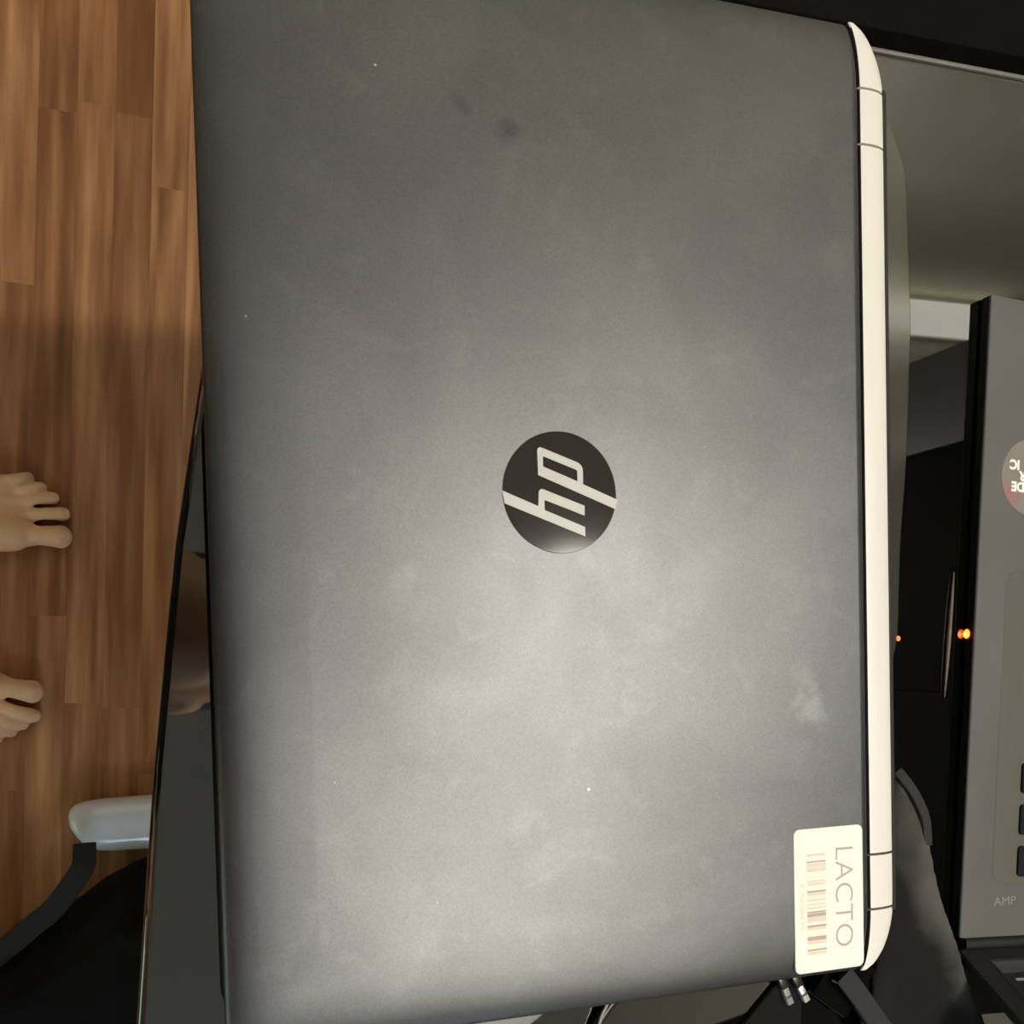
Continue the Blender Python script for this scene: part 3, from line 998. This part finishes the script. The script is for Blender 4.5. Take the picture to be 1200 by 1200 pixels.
# round sticker, seen only by its edge: letters stand on their heads as the laptop faces the other way
bm = bmesh.new()
SX, SY, SR = 0.0277, -0.0787, 0.0174
disc2 = [(SX + SR * math.cos(2 * math.pi * k / 64), SY + SR * math.sin(2 * math.pi * k / 64)) for k in range(64)]
prism(bm, disc2, ZT - 0.0004, ZT + 0.00015, 0.00005)
st = obj('round_sticker', bm, M_STICKER, l2, 'round grey and rose sticker with white capital letters')
bm = bmesh.new()
prism(bm, [(SX + (SR - 0.0002) * math.cos(math.radians(a)), SY + (SR - 0.0002) * math.sin(math.radians(a))) for a in range(186, 236, 5)] + [(SX - 0.0050, SY - 0.0100), (SX - 0.009, SY - 0.006)], ZT, ZT + 0.00019)
obj('sticker_patch', bm, M_STICKER_RED, st)
for txt, lx, ly in (('IC', 0.0, 0.0), ('R', 0.0, 0.0), ('DE', 0.0, 0.0)):
    me = text_mesh(txt, 0.0058, 0.00003, offset=0.00028)
    me.materials.append(M_WHITE)
    o = link('sticker_letters', me, st)
    h = 0.0047
    xs = [v.co.x for v in me.vertices]
    wdt = max(xs) - min(xs)
    x_left = {'IC': 0.0147, 'R': 0.0202, 'DE': 0.0162}[txt]
    yy = {'IC': -0.0737, 'R': -0.0785, 'DE': -0.0834}[txt]
    o.location = (x_left + wdt / 2, yy, ZT + 0.00022)
    o.rotation_euler = (0, 0, math.pi)
# faint maker's print by the hinge
me = text_mesh('AMP', 0.004, 0.00003)
fit_mesh(me, 0.0125, 0.0036)
me.materials.append(M_GREY_PRINT)
o = link('deck_print', me, l2)
o.location = (0.0241, -0.2712, ZT + 0.00006)
o.rotation_euler = (0, 0, math.radians(2))
# charging light in the side
bm = bmesh.new()
ellipsoid(bm, (-0.0002, -0.1510, 0.0018), (0.0009, 0.0021, 0.0017))
led = obj('charging_light', bm, M_LED, l2, 'small glowing orange charging light')
bm = bmesh.new()
ellipsoid(bm, (-0.0009, -0.1512, 0.0016), (0.0004, 0.0012, 0.0010))
obj('light_core', bm, M_LED_CORE, led)
# screen: hinge barrel, lid, bezel, panel
bm = bmesh.new()
add_tube(bm, [(0.004, -D2 - 0.003, 0.0035), (W2 - 0.004, -D2 - 0.003, 0.0035)], 0.0032, 14)
obj('hinge_barrel', bm, M_BLACK, l2)
scr = link('screen_lid', bpy.data.meshes.new('screen_lid'), l2)
LEAN = math.radians(28)
SM = Matrix.Translation((0, -D2 - 0.0045, ZT - 0.001)) @ Matrix.Rotation(LEAN, 4, 'X') @ Matrix.Rotation(math.radians(90), 4, 'X')
# local panel frame: x along width, y up the screen, z out of the picture side towards the sitter is -z after the turn
bm = bmesh.new()
add_box(bm, (0.0, 0.0, 0.0), (W2, 0.245, 0.005), 0.0015)
bmesh.ops.recalc_face_normals(bm, faces=bm.faces[:])
bm.transform(SM)
bm.to_mesh(scr.data)
bm.free()
scr.data.materials.append(M_BLACK)
def on_screen(name, x0, x1, y0, y1, material, dz=0.0):
    b = bmesh.new()
    add_box(b, (x0, y0, -0.0003 - dz), (x1, y1, 0.0002))
    b.transform(SM)
    return obj(name, b, material, scr)
on_screen('panel', 0.0105, W2 - 0.0105, 0.008, 0.235, M_SCREEN)
on_screen('picture_bar', 0.0115, W2 - 0.011, 0.0095, 0.0165, M_SCREEN_BAR, 0.0001)
on_screen('picture_line', 0.0155, W2 - 0.011, 0.0200, 0.0214, M_SCREEN_LINE, 0.0002)

# ------------------------------------------------------------------ small things on and by the desk
bm = bmesh.new()
a, b = Vector((0.1925, -0.0262, 0)), Vector((0.1866, -0.0822, 0))
pp = [a.lerp(b, t) + Vector((0, 0, ZD + 0.0010)) for t in (0, 0.12, 0.3, 0.5, 0.7, 0.88, 1.0)]
add_tube(bm, pp, [0.0002, 0.0005, 0.0008, 0.0009, 0.0008, 0.0005, 0.0002], 8)
tag(obj('glass_reflection', bm, M_SLIVER), 'thin sliver standing in for a reflection line on the black glass between the two laptops', 'glass_reflection')  # a reflection line in the glass, built as a solid sliver

def blob(bm_build, voxel, it, amp, scale, seed, material, name):
    me = remeshed(bm_build, voxel, it)
    for v in me.vertices:
        q = v.co * scale + Vector((seed, seed * 2.1, 0))
        v.co += Vector(v.normal) * (noise.noise(q) * amp + noise.noise(q * 2.7) * amp * 0.4)
    for p in me.polygons:
        p.use_smooth = True
    me.materials.append(material)
    return me

# slumped charcoal laptop bag beside the hinge corner
def hull_layer(bm, outline, z0, z1, puff):
    c = Vector((sum(p[0] for p in outline) / len(outline), sum(p[1] for p in outline) / len(outline)))
    rings = []
    for k, (s, z) in enumerate(((0.97, z0), (1.0, z0 + (z1 - z0) * 0.25), (0.985, z0 + (z1 - z0) * 0.6), (0.93, z0 + (z1 - z0) * 0.9), (0.80, z1), (0.5, z1 + puff), (0.1, z1 + puff * 1.2))):
        rings.append([(c.x + (p[0] - c.x) * s, c.y + (p[1] - c.y) * s, z) for p in outline])
    add_rings(bm, rings)
bag = thing('laptop_bag', 'slumped charcoal fabric bag beside the rounded hinge corner of the closed laptop', 'bag', (0.17, -0.22, ZD))
bm = bmesh.new()
outl = round_poly([(0.1485, -0.108), (0.1570, -0.1190), (0.1640, -0.1310), (0.1680, -0.1484), (0.1737, -0.1676), (0.1805, -0.1871), (0.1865, -0.2040), (0.1935, -0.2175), (0.2000, -0.2290), (0.2040, -0.245), (0.200, -0.335), (0.150, -0.335), (0.1420, -0.225), (0.1480, -0.185)], 0.006, 4)
def crest(p):
    """height of the slumped bag: a crest along the edge that faces the open laptop, falling towards the lower left"""
    x, y = p
    ex = 0.1680 + (-0.1484 - y) * 0.34
    d = max(0.0, ex - x - 0.006)
    h = 0.0150 - 0.42 * d - 0.05 * max(0.0, -0.19 - y)
    return max(0.003, h)
base_o = [(p[0] - 0.17, p[1] + 0.22) for p in outl]
cc = Vector((sum(p[0] for p in base_o) / len(base_o), sum(p[1] for p in base_o) / len(base_o)))
rings = []
for s_, f_ in ((0.985, 0.0), (1.0, 0.25), (0.995, 0.6), (0.96, 0.9), (0.90, 1.0), (0.75, 1.0), (0.55, 1.0), (0.35, 1.0), (0.1, 1.0)):
    ring = []
    for p in base_o:
        q = (cc.x + (p[0] - cc.x) * s_, cc.y + (p[1] - cc.y) * s_)
        ring.append((q[0], q[1], crest((q[0] + 0.17, q[1] - 0.22)) * f_))
    rings.append(ring)
add_rings(bm, rings)
me = blob(bm, 0.0020, 5, 0.0011, 45, 3.0, M_BAG_SHADED, 'body')
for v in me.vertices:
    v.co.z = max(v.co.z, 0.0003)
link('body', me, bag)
bm = bmesh.new()
add_tube(bm, spline([(0.1500 - .17, -0.1115 + .22, 0.0145), (0.1565 - .17, -0.1205 + .22, 0.0160), (0.1625 - .17, -0.1320 + .22, 0.0160), (0.1655 - .17, -0.1450 + .22, 0.0140)], 6), 0.002, 10, flat=(0.0022, 0.0009))
obj('piping', bm, M_WEBBING, bag)

cable = thing('cable', 'thin black cable curling out from under the lower edge of the closed laptop', 'cable', (0.014, -0.21, ZD))
bm = bmesh.new()
add_tube(bm, spline([(0.030, 0.028, 0.0024), (0.012, 0.016, 0.0024), (0.004, 0.009, 0.0024), (-0.001, 0.001, 0.0024), (-0.003, -0.012, 0.0024), (-0.004, -0.05, 0.0024)], 6), 0.0022, 10)
obj('cord', bm, M_CABLE, cable)
bm = bmesh.new()
add_tube(bm, spline([(0.0040, 0.0125, 0.0047), (0.0012, 0.0075, 0.0047), (-0.0006, 0.0015, 0.0047), (-0.0012, -0.004, 0.0047)], 5), 0.0006, 8)
obj('cable_highlight', bm, M_PLUG, cable, 'pale highlight along the cable, built as a strip')  # white highlight on the cable, put in as a thin pale strip

# black carry strap and the two plugs below the label
strap = thing('carry_strap', 'black webbing strap lying on the desk below the paper label', 'strap', (0.1, -0.22, ZD))
bm = bmesh.new()
outl = [(0.0985, -0.199), (0.1100, -0.199), (0.1090, -0.215), (0.1070, -0.26), (0.0560, -0.26), (0.0800, -0.2160)]
prism(bm, [(p[0] - .1, p[1] + .22) for p in outl], 0.0, 0.0022, 0.0006)
obj('webbing', bm, M_FABRIC_BLACK, strap)
def plug(px, py, ang, label, grey):
    t = thing('plug', label, 'plug', (px, py, ZD + 0.0022), ang)
    bm = bmesh.new()
    add_box(bm, (-0.0015, -0.0045, 0.0), (0.0015, 0.0035, 0.0028), 0.0006)
    obj('shell', bm, grey, t)
    bm = bmesh.new()
    add_box(bm, (-0.0019, 0.0033, -0.0001), (0.0019, 0.0100, 0.0032), 0.0006)
    obj('grip', bm, M_CABLE, t)
    bm = bmesh.new()
    add_box(bm, (-0.0017, -0.0010, 0.0026), (0.0017, -0.0002, 0.0031), 0.0001)
    obj('band', bm, M_CABLE, t)
plug(0.1008, -0.2050, math.radians(22), 'dull grey plug on the black strap, left of the brighter plug', M_PLUG_GREY)
plug(0.1085, -0.2050, math.radians(28), 'bright metal plug on the black strap, right of the dull grey plug', M_PLUG)

# black power adapter whose corner shows below the label
ad = thing('power_adapter', 'black power adapter with one square corner showing below the paper label', 'adapter', (0.122, -0.205, ZD), math.radians(-38))
box_obj('casing', (-0.0095, -0.0065, 0.0), (0.0120, 0.0180, 0.0085), M_MATTE_BLACK, ad, 0.0012)
box_obj('seam', (-0.0097, -0.0067, 0.0052), (0.0122, 0.0182, 0.0056), M_BLACK, ad)
bm = bmesh.new()
add_tube(bm, [(0.009, 0.004, 0.0084), (0.002, 0.004, 0.0088), (-0.005, 0.003, 0.0086)], 0.0005, 6)
obj('rib', bm, M_PLUG_GREY, ad)

# charcoal strap running out under the laptop corner to the bottom edge of the picture
bm = bmesh.new()
add_tube(bm, spline([(0.122, -0.196, ZD + 0.0135), (0.130, -0.206, ZD + 0.0132), (0.1395, -0.2190, ZD + 0.0128), (0.150, -0.2345, ZD + 0.0175), (0.168, -0.262, ZD + 0.0215)], 6), 0.002, 12, flat=(0.0046, 0.0012))
tag(obj('shoulder_strap', bm, M_WEBBING), 'charcoal strap running diagonally across the bag under the laptop corner', 'strap')

# ------------------------------------------------------------------ black fabric backpack on the floor, lower left
bp_ = thing('backpack', 'black fabric backpack slumped on the floor under the desk corner', 'backpack', (-0.22, -0.40, 0.0))
bm = bmesh.new()
def B(p):
    return (p[0] + 0.22, p[1] + 0.40, p[2])
outl = round_poly([(-0.42, -0.375), (-0.325, -0.340), (-0.275, -0.315), (-0.238, -0.292), (-0.205, -0.270), (-0.178, -0.2560), (-0.145, -0.2600), (-0.10, -0.280), (-0.02, -0.290), (0.0, -0.66), (-0.42, -0.66)], 0.02, 4)
ol = [B((p[0], p[1], 0))[:2] for p in outl]
hull_layer(bm, ol, 0.001, 0.055, 0.05)
me = blob(bm, 0.006, 4, 0.006, 16, 5.0, M_FABRIC_BLACK, 'body')
for v in me.vertices:
    v.co.z = max(v.co.z, 0.001)
link('body', me, bp_)
bm = bmesh.new()
add_tube(bm, spline([B(p) for p in ((-0.2285, -0.2320, 0.062), (-0.2285, -0.2400, 0.067), (-0.2300, -0.2520, 0.074), (-0.2410, -0.2690, 0.075), (-0.2570, -0.2890, 0.074), (-0.2760, -0.3040, 0.073), (-0.300, -0.323, 0.073), (-0.35, -0.36, 0.07))], 6), 0.01, 14, flat=(0.0105, 0.0028), up=Vector((0.0, 0.0, 1.0)))
obj('shoulder_strap', bm, M_WEBBING, bp_)
bm = bmesh.new()
add_tube(bm, spline([B(p) for p in ((-0.30, -0.46, 0.098), (-0.22, -0.48, 0.125), (-0.14, -0.46, 0.098))], 6), 0.006, 10)
obj('handle', bm, M_WEBBING, bp_)

# ------------------------------------------------------------------ black computer tower past the desk end
tw = thing('computer_tower', 'black matte box standing past the top end of the glass desk', 'computer', (0.36, 0.52, 0.0))
box_obj('case', (-0.20, -0.1450, 0.012), (0.26, 0.2, 0.50), M_TOWER, tw, 0.004)
for fx in (-0.17, 0.23):
    for fy in (-0.12, 0.17):
        box_obj('foot', (fx - 0.02, fy - 0.02, 0.0), (fx + 0.02, fy + 0.02, 0.013), M_BLACK, tw, 0.003)
bm = bmesh.new()
for k in range(9):
    add_box(bm, (-0.10 + k * 0.028, 0.0, 0.4995), (-0.085 + k * 0.028, 0.15, 0.5012), 0.0004)
obj('vent_slats', bm, M_BLACK, tw)
bm = bmesh.new()
add_tube(bm, [(-0.1255, -0.1385, 0.4990), (-0.1255, -0.1385, 0.5025)], 0.003, 12)
obj('button', bm, M_PLUG, tw, 'small bright metal button')

# ------------------------------------------------------------------ unseen black cupboard shape, added for dark reflections in the glass
wd = thing('mirrored_block', 'tall black cupboard shape with brass knob, added out of view to be mirrored in the glass', 'mirrored_block', (1.02, -0.35, 0.0))
box_obj('mirrored_block_body', (-0.28, -0.06, 0.0), (0.30, 0.625, 1.95), M_MATTE_BLACK, wd, 0.003)
box_obj('mirrored_block_edge', (-0.295, 0.520, 0.0), (-0.275, 0.632, 1.95), M_BLOCK_EDGE, wd, 0.002)
for y0, y1 in ((-0.055, 0.2303), (0.2306, 0.516)):
    d = box_obj('mirrored_block_door', (-0.298, y0, 0.05), (-0.280, y1, 1.92), M_MATTE_BLACK, wd, 0.003)
    kn = bmesh.new()
    ky = y1 - 0.02 if y1 > 0.3 else y0 + 0.03
    ellipsoid(kn, (-0.318, ky, 1.135), (0.011, 0.009, 0.022))
    add_tube(kn, [(-0.31, ky, 1.135), (-0.297, ky, 1.135)], 0.006, 10)
    obj('knob', kn, M_BRASS, d)  # added knob, gives a gold glint in the glass

# ------------------------------------------------------------------ the person: bare feet on the floor, standing left of the desk
pr = thing('person', 'person standing barefoot on the wood floor left of the desk, in dark clothes', 'person', (-0.42, 0.0, 0.0))
def Pp(p):
    return (p[0] + 0.42, p[1], p[2])
def foot_solids(bm, tips, mtp, heel, ankle, big_side):
    """tips: five toe tips from big to little (x, y); mtp: matching knuckles; big_side unused sign of the arch"""
    rad_t = [0.0118, 0.0072, 0.0066, 0.0062, 0.0061]
    rad_k = [0.0150, 0.0078, 0.0072, 0.0070, 0.0080]
    for k in range(5):
        t, q = Vector(tips[k]), Vector(mtp[k])
        rt, rk = rad_t[k], rad_k[k]
        d = (t - q).normalized()
        tip = t - d * rt
        mid = q.lerp(t, 0.45)
        zk, zm, zt_ = rk + 0.004, rt + (0.011 if k else 0.006), rt + 0.001
        capsule(bm, Pp((q.x, q.y, zk)), Pp((mid.x, mid.y, zm)), rk, rt * 0.80)
        pre = q.lerp(t, 0.72)
        capsule(bm, Pp((mid.x, mid.y, zm)), Pp((pre.x, pre.y, (zm + zt_) / 2)), rt * 0.80, rt * 0.92)
        capsule(bm, Pp((pre.x, pre.y, (zm + zt_) / 2)), Pp((tip.x, tip.y, zt_)), rt * 0.92, rt)
    h, an = Vector(heel), Vector(ankle)
    # metatarsals fan from the instep to the knuckles
    for k in range(5):
        q = Vector(mtp[k])
        s = h.lerp(an, 0.62)
        w = (k - 2) * 0.006
        side = (Vector(mtp[4]) - Vector(mtp[0])).normalized()
        inst = Vector((s.x, s.y)) + side * w + (q - s) * 0.22
        capsule(bm, Pp((inst.x, inst.y, [0.050, 0.050, 0.046, 0.038, 0.028][k])), Pp((q.x, q.y, rad_k[k] + 0.006)), 0.024, rad_k[k] + 0.002)
        capsule(bm, Pp((inst.x, inst.y, 0.026)), Pp((q.x, q.y, rad_k[k] + 0.002)), 0.022, rad_k[k] + 0.001)
    capsule(bm, Pp((h.x, h.y, 0.028)), Pp((an.x, an.y, 0.050)), 0.027, 0.032)
    capsule(bm, Pp((h.x, h.y, 0.028)), Pp((h.x + (an.x - h.x) * 0.3, an.y, 0.09)), 0.026, 0.022)
L_tips = [(-0.2325, 0.0655), (-0.2340, 0.0895), (-0.2435, 0.1055), (-0.2545, 0.1155), (-0.2660, 0.1250)]
L_mtp = [(-0.2860, 0.0670), (-0.2790, 0.0860), (-0.2835, 0.0985), (-0.2905, 0.1090), (-0.3010, 0.1175)]
L_heel, L_ank = Vector((-0.443, 0.084)), Vector((-0.408, 0.085))
R_tips = [(-0.2640, -0.0890), (-0.2680, -0.1125), (-0.2790, -0.1195), (-0.2900, -0.1262), (-0.3030, -0.1320)]
R_mtp = [(-0.3150, -0.0760), (-0.3120, -0.0960), (-0.3180, -0.1075), (-0.3265, -0.1165), (-0.3385, -0.1225)]
R_heel, R_ank = Vector((-0.473, -0.062)), Vector((-0.438, -0.068))
bm = bmesh.new()
for tips, mtp, heel, ank in ((L_tips, L_mtp, L_heel, L_ank), (R_tips, R_mtp, R_heel, R_ank)):
    foot_solids(bm, tips, mtp, heel, ank, 1)
    s = 1 if ank.y > 0 else -1
    knee = (ank.x - 0.035 + 0.02, ank.y + 0.006 * s, 0.47)
    capsule(bm, Pp((ank.x - 0.006, ank.y, 0.075)), Pp((ank.x - 0.018, ank.y, 0.16)), 0.032, 0.036)
    capsule(bm, Pp((ank.x - 0.018, ank.y, 0.16)), Pp((ank.x - 0.036, ank.y + 0.004 * s, 0.34)), 0.036, 0.053)
    capsule(bm, Pp((ank.x - 0.036, ank.y + 0.004 * s, 0.34)), Pp((ank.x - 0.020, ank.y + 0.006 * s, 0.47)), 0.053, 0.055)
    capsule(bm, Pp((ank.x - 0.020, ank.y + 0.006 * s, 0.47)), Pp((ank.x - 0.055, 0.085 * s, 0.82)), 0.056, 0.078)
me_feet = remeshed(bm, 0.0019, 3, 0.5)
for v in me_feet.vertices:
    v.co.z = max(v.co.z, 0.0004)
# upper body: bent forward over the desk edge, hands on the thighs
bm = bmesh.new()
hipx = -0.50
HIP, WAIST, CHEST, SHO = Vector((hipx, -0.005, 0.88)), Vector((hipx + 0.07, -0.012, 1.05)), Vector((hipx + 0.17, -0.020, 1.20)), Vector((hipx + 0.255, -0.028, 1.30))
NECK, HEAD = Vector((hipx + 0.315, -0.03, 1.365)), Vector((hipx + 0.375, -0.03, 1.45))
ellipsoid(bm, Pp(HIP), (0.105, 0.165, 0.110))
capsule(bm, Pp(HIP + Vector((0.01, 0, 0.03))), Pp(WAIST), 0.115, 0.112)
TILT = Matrix.Rotation(math.radians(38), 3, 'Y')
ellipsoid(bm, Pp(CHEST), (0.100, 0.150, 0.150), TILT)
ellipsoid(bm, Pp(SHO), (0.080, 0.165, 0.075), TILT)
capsule(bm, Pp(SHO + Vector((0.01, 0, 0.02))), Pp(NECK + Vector((0.03, 0, 0.03))), 0.055, 0.048)
hx, hy, hz = HEAD
HT = Matrix.Rotation(math.radians(40), 3, 'Y')
def H(p):
    """head coordinates (x forward, z up) to the body's, the face turned down towards the desk"""
    q = HT @ Vector(p)
    return Pp((hx + q.x, hy + q.y, hz + q.z))
ellipsoid(bm, H((0, 0, 0)), (0.096, 0.075, 0.105), HT)
ellipsoid(bm, H((0.035, 0, -0.055)), (0.060, 0.056, 0.060), HT)
capsule(bm, H((0.088, 0, -0.002)), H((0.106, 0, -0.036)), 0.010, 0.014)      # nose
ARMS = []
for s in (-1, 1):
    ellipsoid(bm, H((-0.005, 0.076 * s, -0.015)), (0.017, 0.008, 0.030), HT)                # ears
    capsule(bm, H((0.075, 0.012 * s, -0.072)), H((0.089, 0.0, -0.068)), 0.008, 0.010)       # lips
    capsule(bm, H((0.072, 0.045 * s, 0.022)), H((0.086, 0.018 * s, 0.020)), 0.012, 0.011)   # brow
    sh = SHO + Vector((0.0, 0.185 * s, 0.0))
    el = Vector((hipx + 0.165, -0.02 + 0.275 * s, 1.065))
    wr = Vector((hipx + 0.055, 0.145 * s, 0.875))
    ARMS.append((s, sh, el, wr))
    capsule(bm, Pp(SHO + Vector((0, 0.12 * s, 0.005))), Pp(sh), 0.060, 0.054)
    capsule(bm, Pp(sh), Pp(el), 0.050, 0.038)
    capsule(bm, Pp(el), Pp(wr), 0.039, 0.025)
me_up = remeshed(bm, 0.006, 5, 0.5)
# hands, finer: laid on the front of the thighs, thumb towards the middle
bm = bmesh.new()
for s, sh, el, wr in ARMS:
    f = Vector((0.10, -0.05 * s, -1.0)).normalized()          # the way the fingers point: down the thigh
    a = Vector((0.25, -1.0 * s, 0.0)).normalized()            # across the palm, towards the thumb
    nrm = f.cross(a) * s
    if nrm.x < 0:
        nrm = -nrm
    wr = wr + nrm * 0.055
    capsule(bm, Pp(wr - f * 0.05 - nrm * 0.03), Pp(wr), 0.0260, 0.023)
    for k in range(4):
        off = a * (0.029 - 0.019 * k)
        base = wr + off + f * (0.086 - 0.004 * k)
        capsule(bm, Pp(wr + off * 0.4 + f * 0.012), Pp(base), 0.017, 0.0105)
        l = [0.042, 0.047, 0.043, 0.034][k]
        k1 = base + f * l + nrm * 0.004 + off * 0.25
        k2 = k1 + f * l * 0.58 - nrm * 0.010 + off * 0.1
        k3 = k2 + f * l * 0.40 - nrm * 0.012
        capsule(bm, Pp(base), Pp(k1), 0.0098, 0.0086)
        capsule(bm, Pp(k1), Pp(k2), 0.0086, 0.0078)
        capsule(bm, Pp(k2), Pp(k3), 0.0078, 0.0068)
    t0 = wr + a * 0.018 + f * 0.024
    t1 = t0 + a * 0.032 + f * 0.032 - nrm * 0.004
    t2 = t1 + a * 0.014 + f * 0.032 - nrm * 0.004
    t3 = t2 + a * 0.002 + f * 0.024 - nrm * 0.004
    capsule(bm, Pp(t0), Pp(t1), 0.016, 0.0115)
    capsule(bm, Pp(t1), Pp(t2), 0.0115, 0.0098)
    capsule(bm, Pp(t2), Pp(t3), 0.0098, 0.0082)
me_hands = remeshed(bm, 0.0026, 3, 0.5)
bm = bmesh.new()
for mm in (me_feet, me_up, me_hands):
    bm.from_mesh(mm)
me = bpy.data.meshes.new('body')
for f in bm.faces:
    f.smooth = True
bm.to_mesh(me)
bm.free()
me.materials.append(M_SKIN)
body = link('body', me, pr)
# toenails
for tips, mtp in ((L_tips, L_mtp), (R_tips, R_mtp)):
    for k in range(5):
        t, q = Vector(tips[k]), Vector(mtp[k])
        d = (t - q).normalized()
        rt = [0.0118, 0.0078, 0.0072, 0.0068, 0.0066][k]
        c = t - d * (rt * 0.62)
        bm = bmesh.new()
        ang = math.atan2(d.y, d.x)
        R3 = Matrix.Rotation(ang, 3, 'Z') @ Matrix.Rotation(math.radians(26), 3, 'Y')
        ellipsoid(bm, Pp((c.x, c.y, rt * 1.80)), (rt * 0.62, rt * 0.58, rt * 0.14), R3)
        obj('toenail', bm, M_NAIL, body)
# clothes
bm = bmesh.new()
for s in (-1, 1):
    ank = L_ank if s > 0 else R_ank
    capsule(bm, Pp((ank.x - 0.022, ank.y + 0.006 * s, 0.56)), Pp((ank.x - 0.055, 0.085 * s, 0.83)), 0.088, 0.098)
ellipsoid(bm, Pp(HIP), (0.117, 0.178, 0.120))
me = remeshed(bm, 0.007, 5)
me.materials.append(M_SHORTS)
link('shorts', me, pr)
bm = bmesh.new()
ellipsoid(bm, Pp(HIP + Vector((0.01, 0, 0.06))), (0.124, 0.178, 0.09), Matrix.Rotation(math.radians(20), 3, 'Y'))
capsule(bm, Pp(HIP + Vector((0.02, 0, 0.06))), Pp(WAIST), 0.130, 0.126)
ellipsoid(bm, Pp(CHEST), (0.113, 0.163, 0.163), TILT)
ellipsoid(bm, Pp(SHO), (0.092, 0.178, 0.085), TILT)
for s, sh, el, wr in ARMS:
    capsule(bm, Pp(SHO + Vector((0, 0.12 * s, 0.005))), Pp(sh), 0.070, 0.064)
    capsule(bm, Pp(sh), Pp(sh.lerp(el, 0.55)), 0.062, 0.056)
me = remeshed(bm, 0.007, 5)
me.materials.append(M_TEE)
link('shirt', me, pr)
bm = bmesh.new()
ellipsoid(bm, H((-0.018, 0, 0.022)), (0.098, 0.084, 0.100), HT)
capsule(bm, H((-0.065, 0, -0.01)), H((-0.085, 0, -0.09)), 0.055, 0.035)
me = remeshed(bm, 0.006, 4)
me.materials.append(M_HAIR)
link('hair', me, pr)
for s in (-1, 1):
    bm = bmesh.new()
    ellipsoid(bm, H((0.079, 0.030 * s, 0.002)), (0.011, 0.013, 0.010))
    obj('eye', bm, M_WHITE, pr)
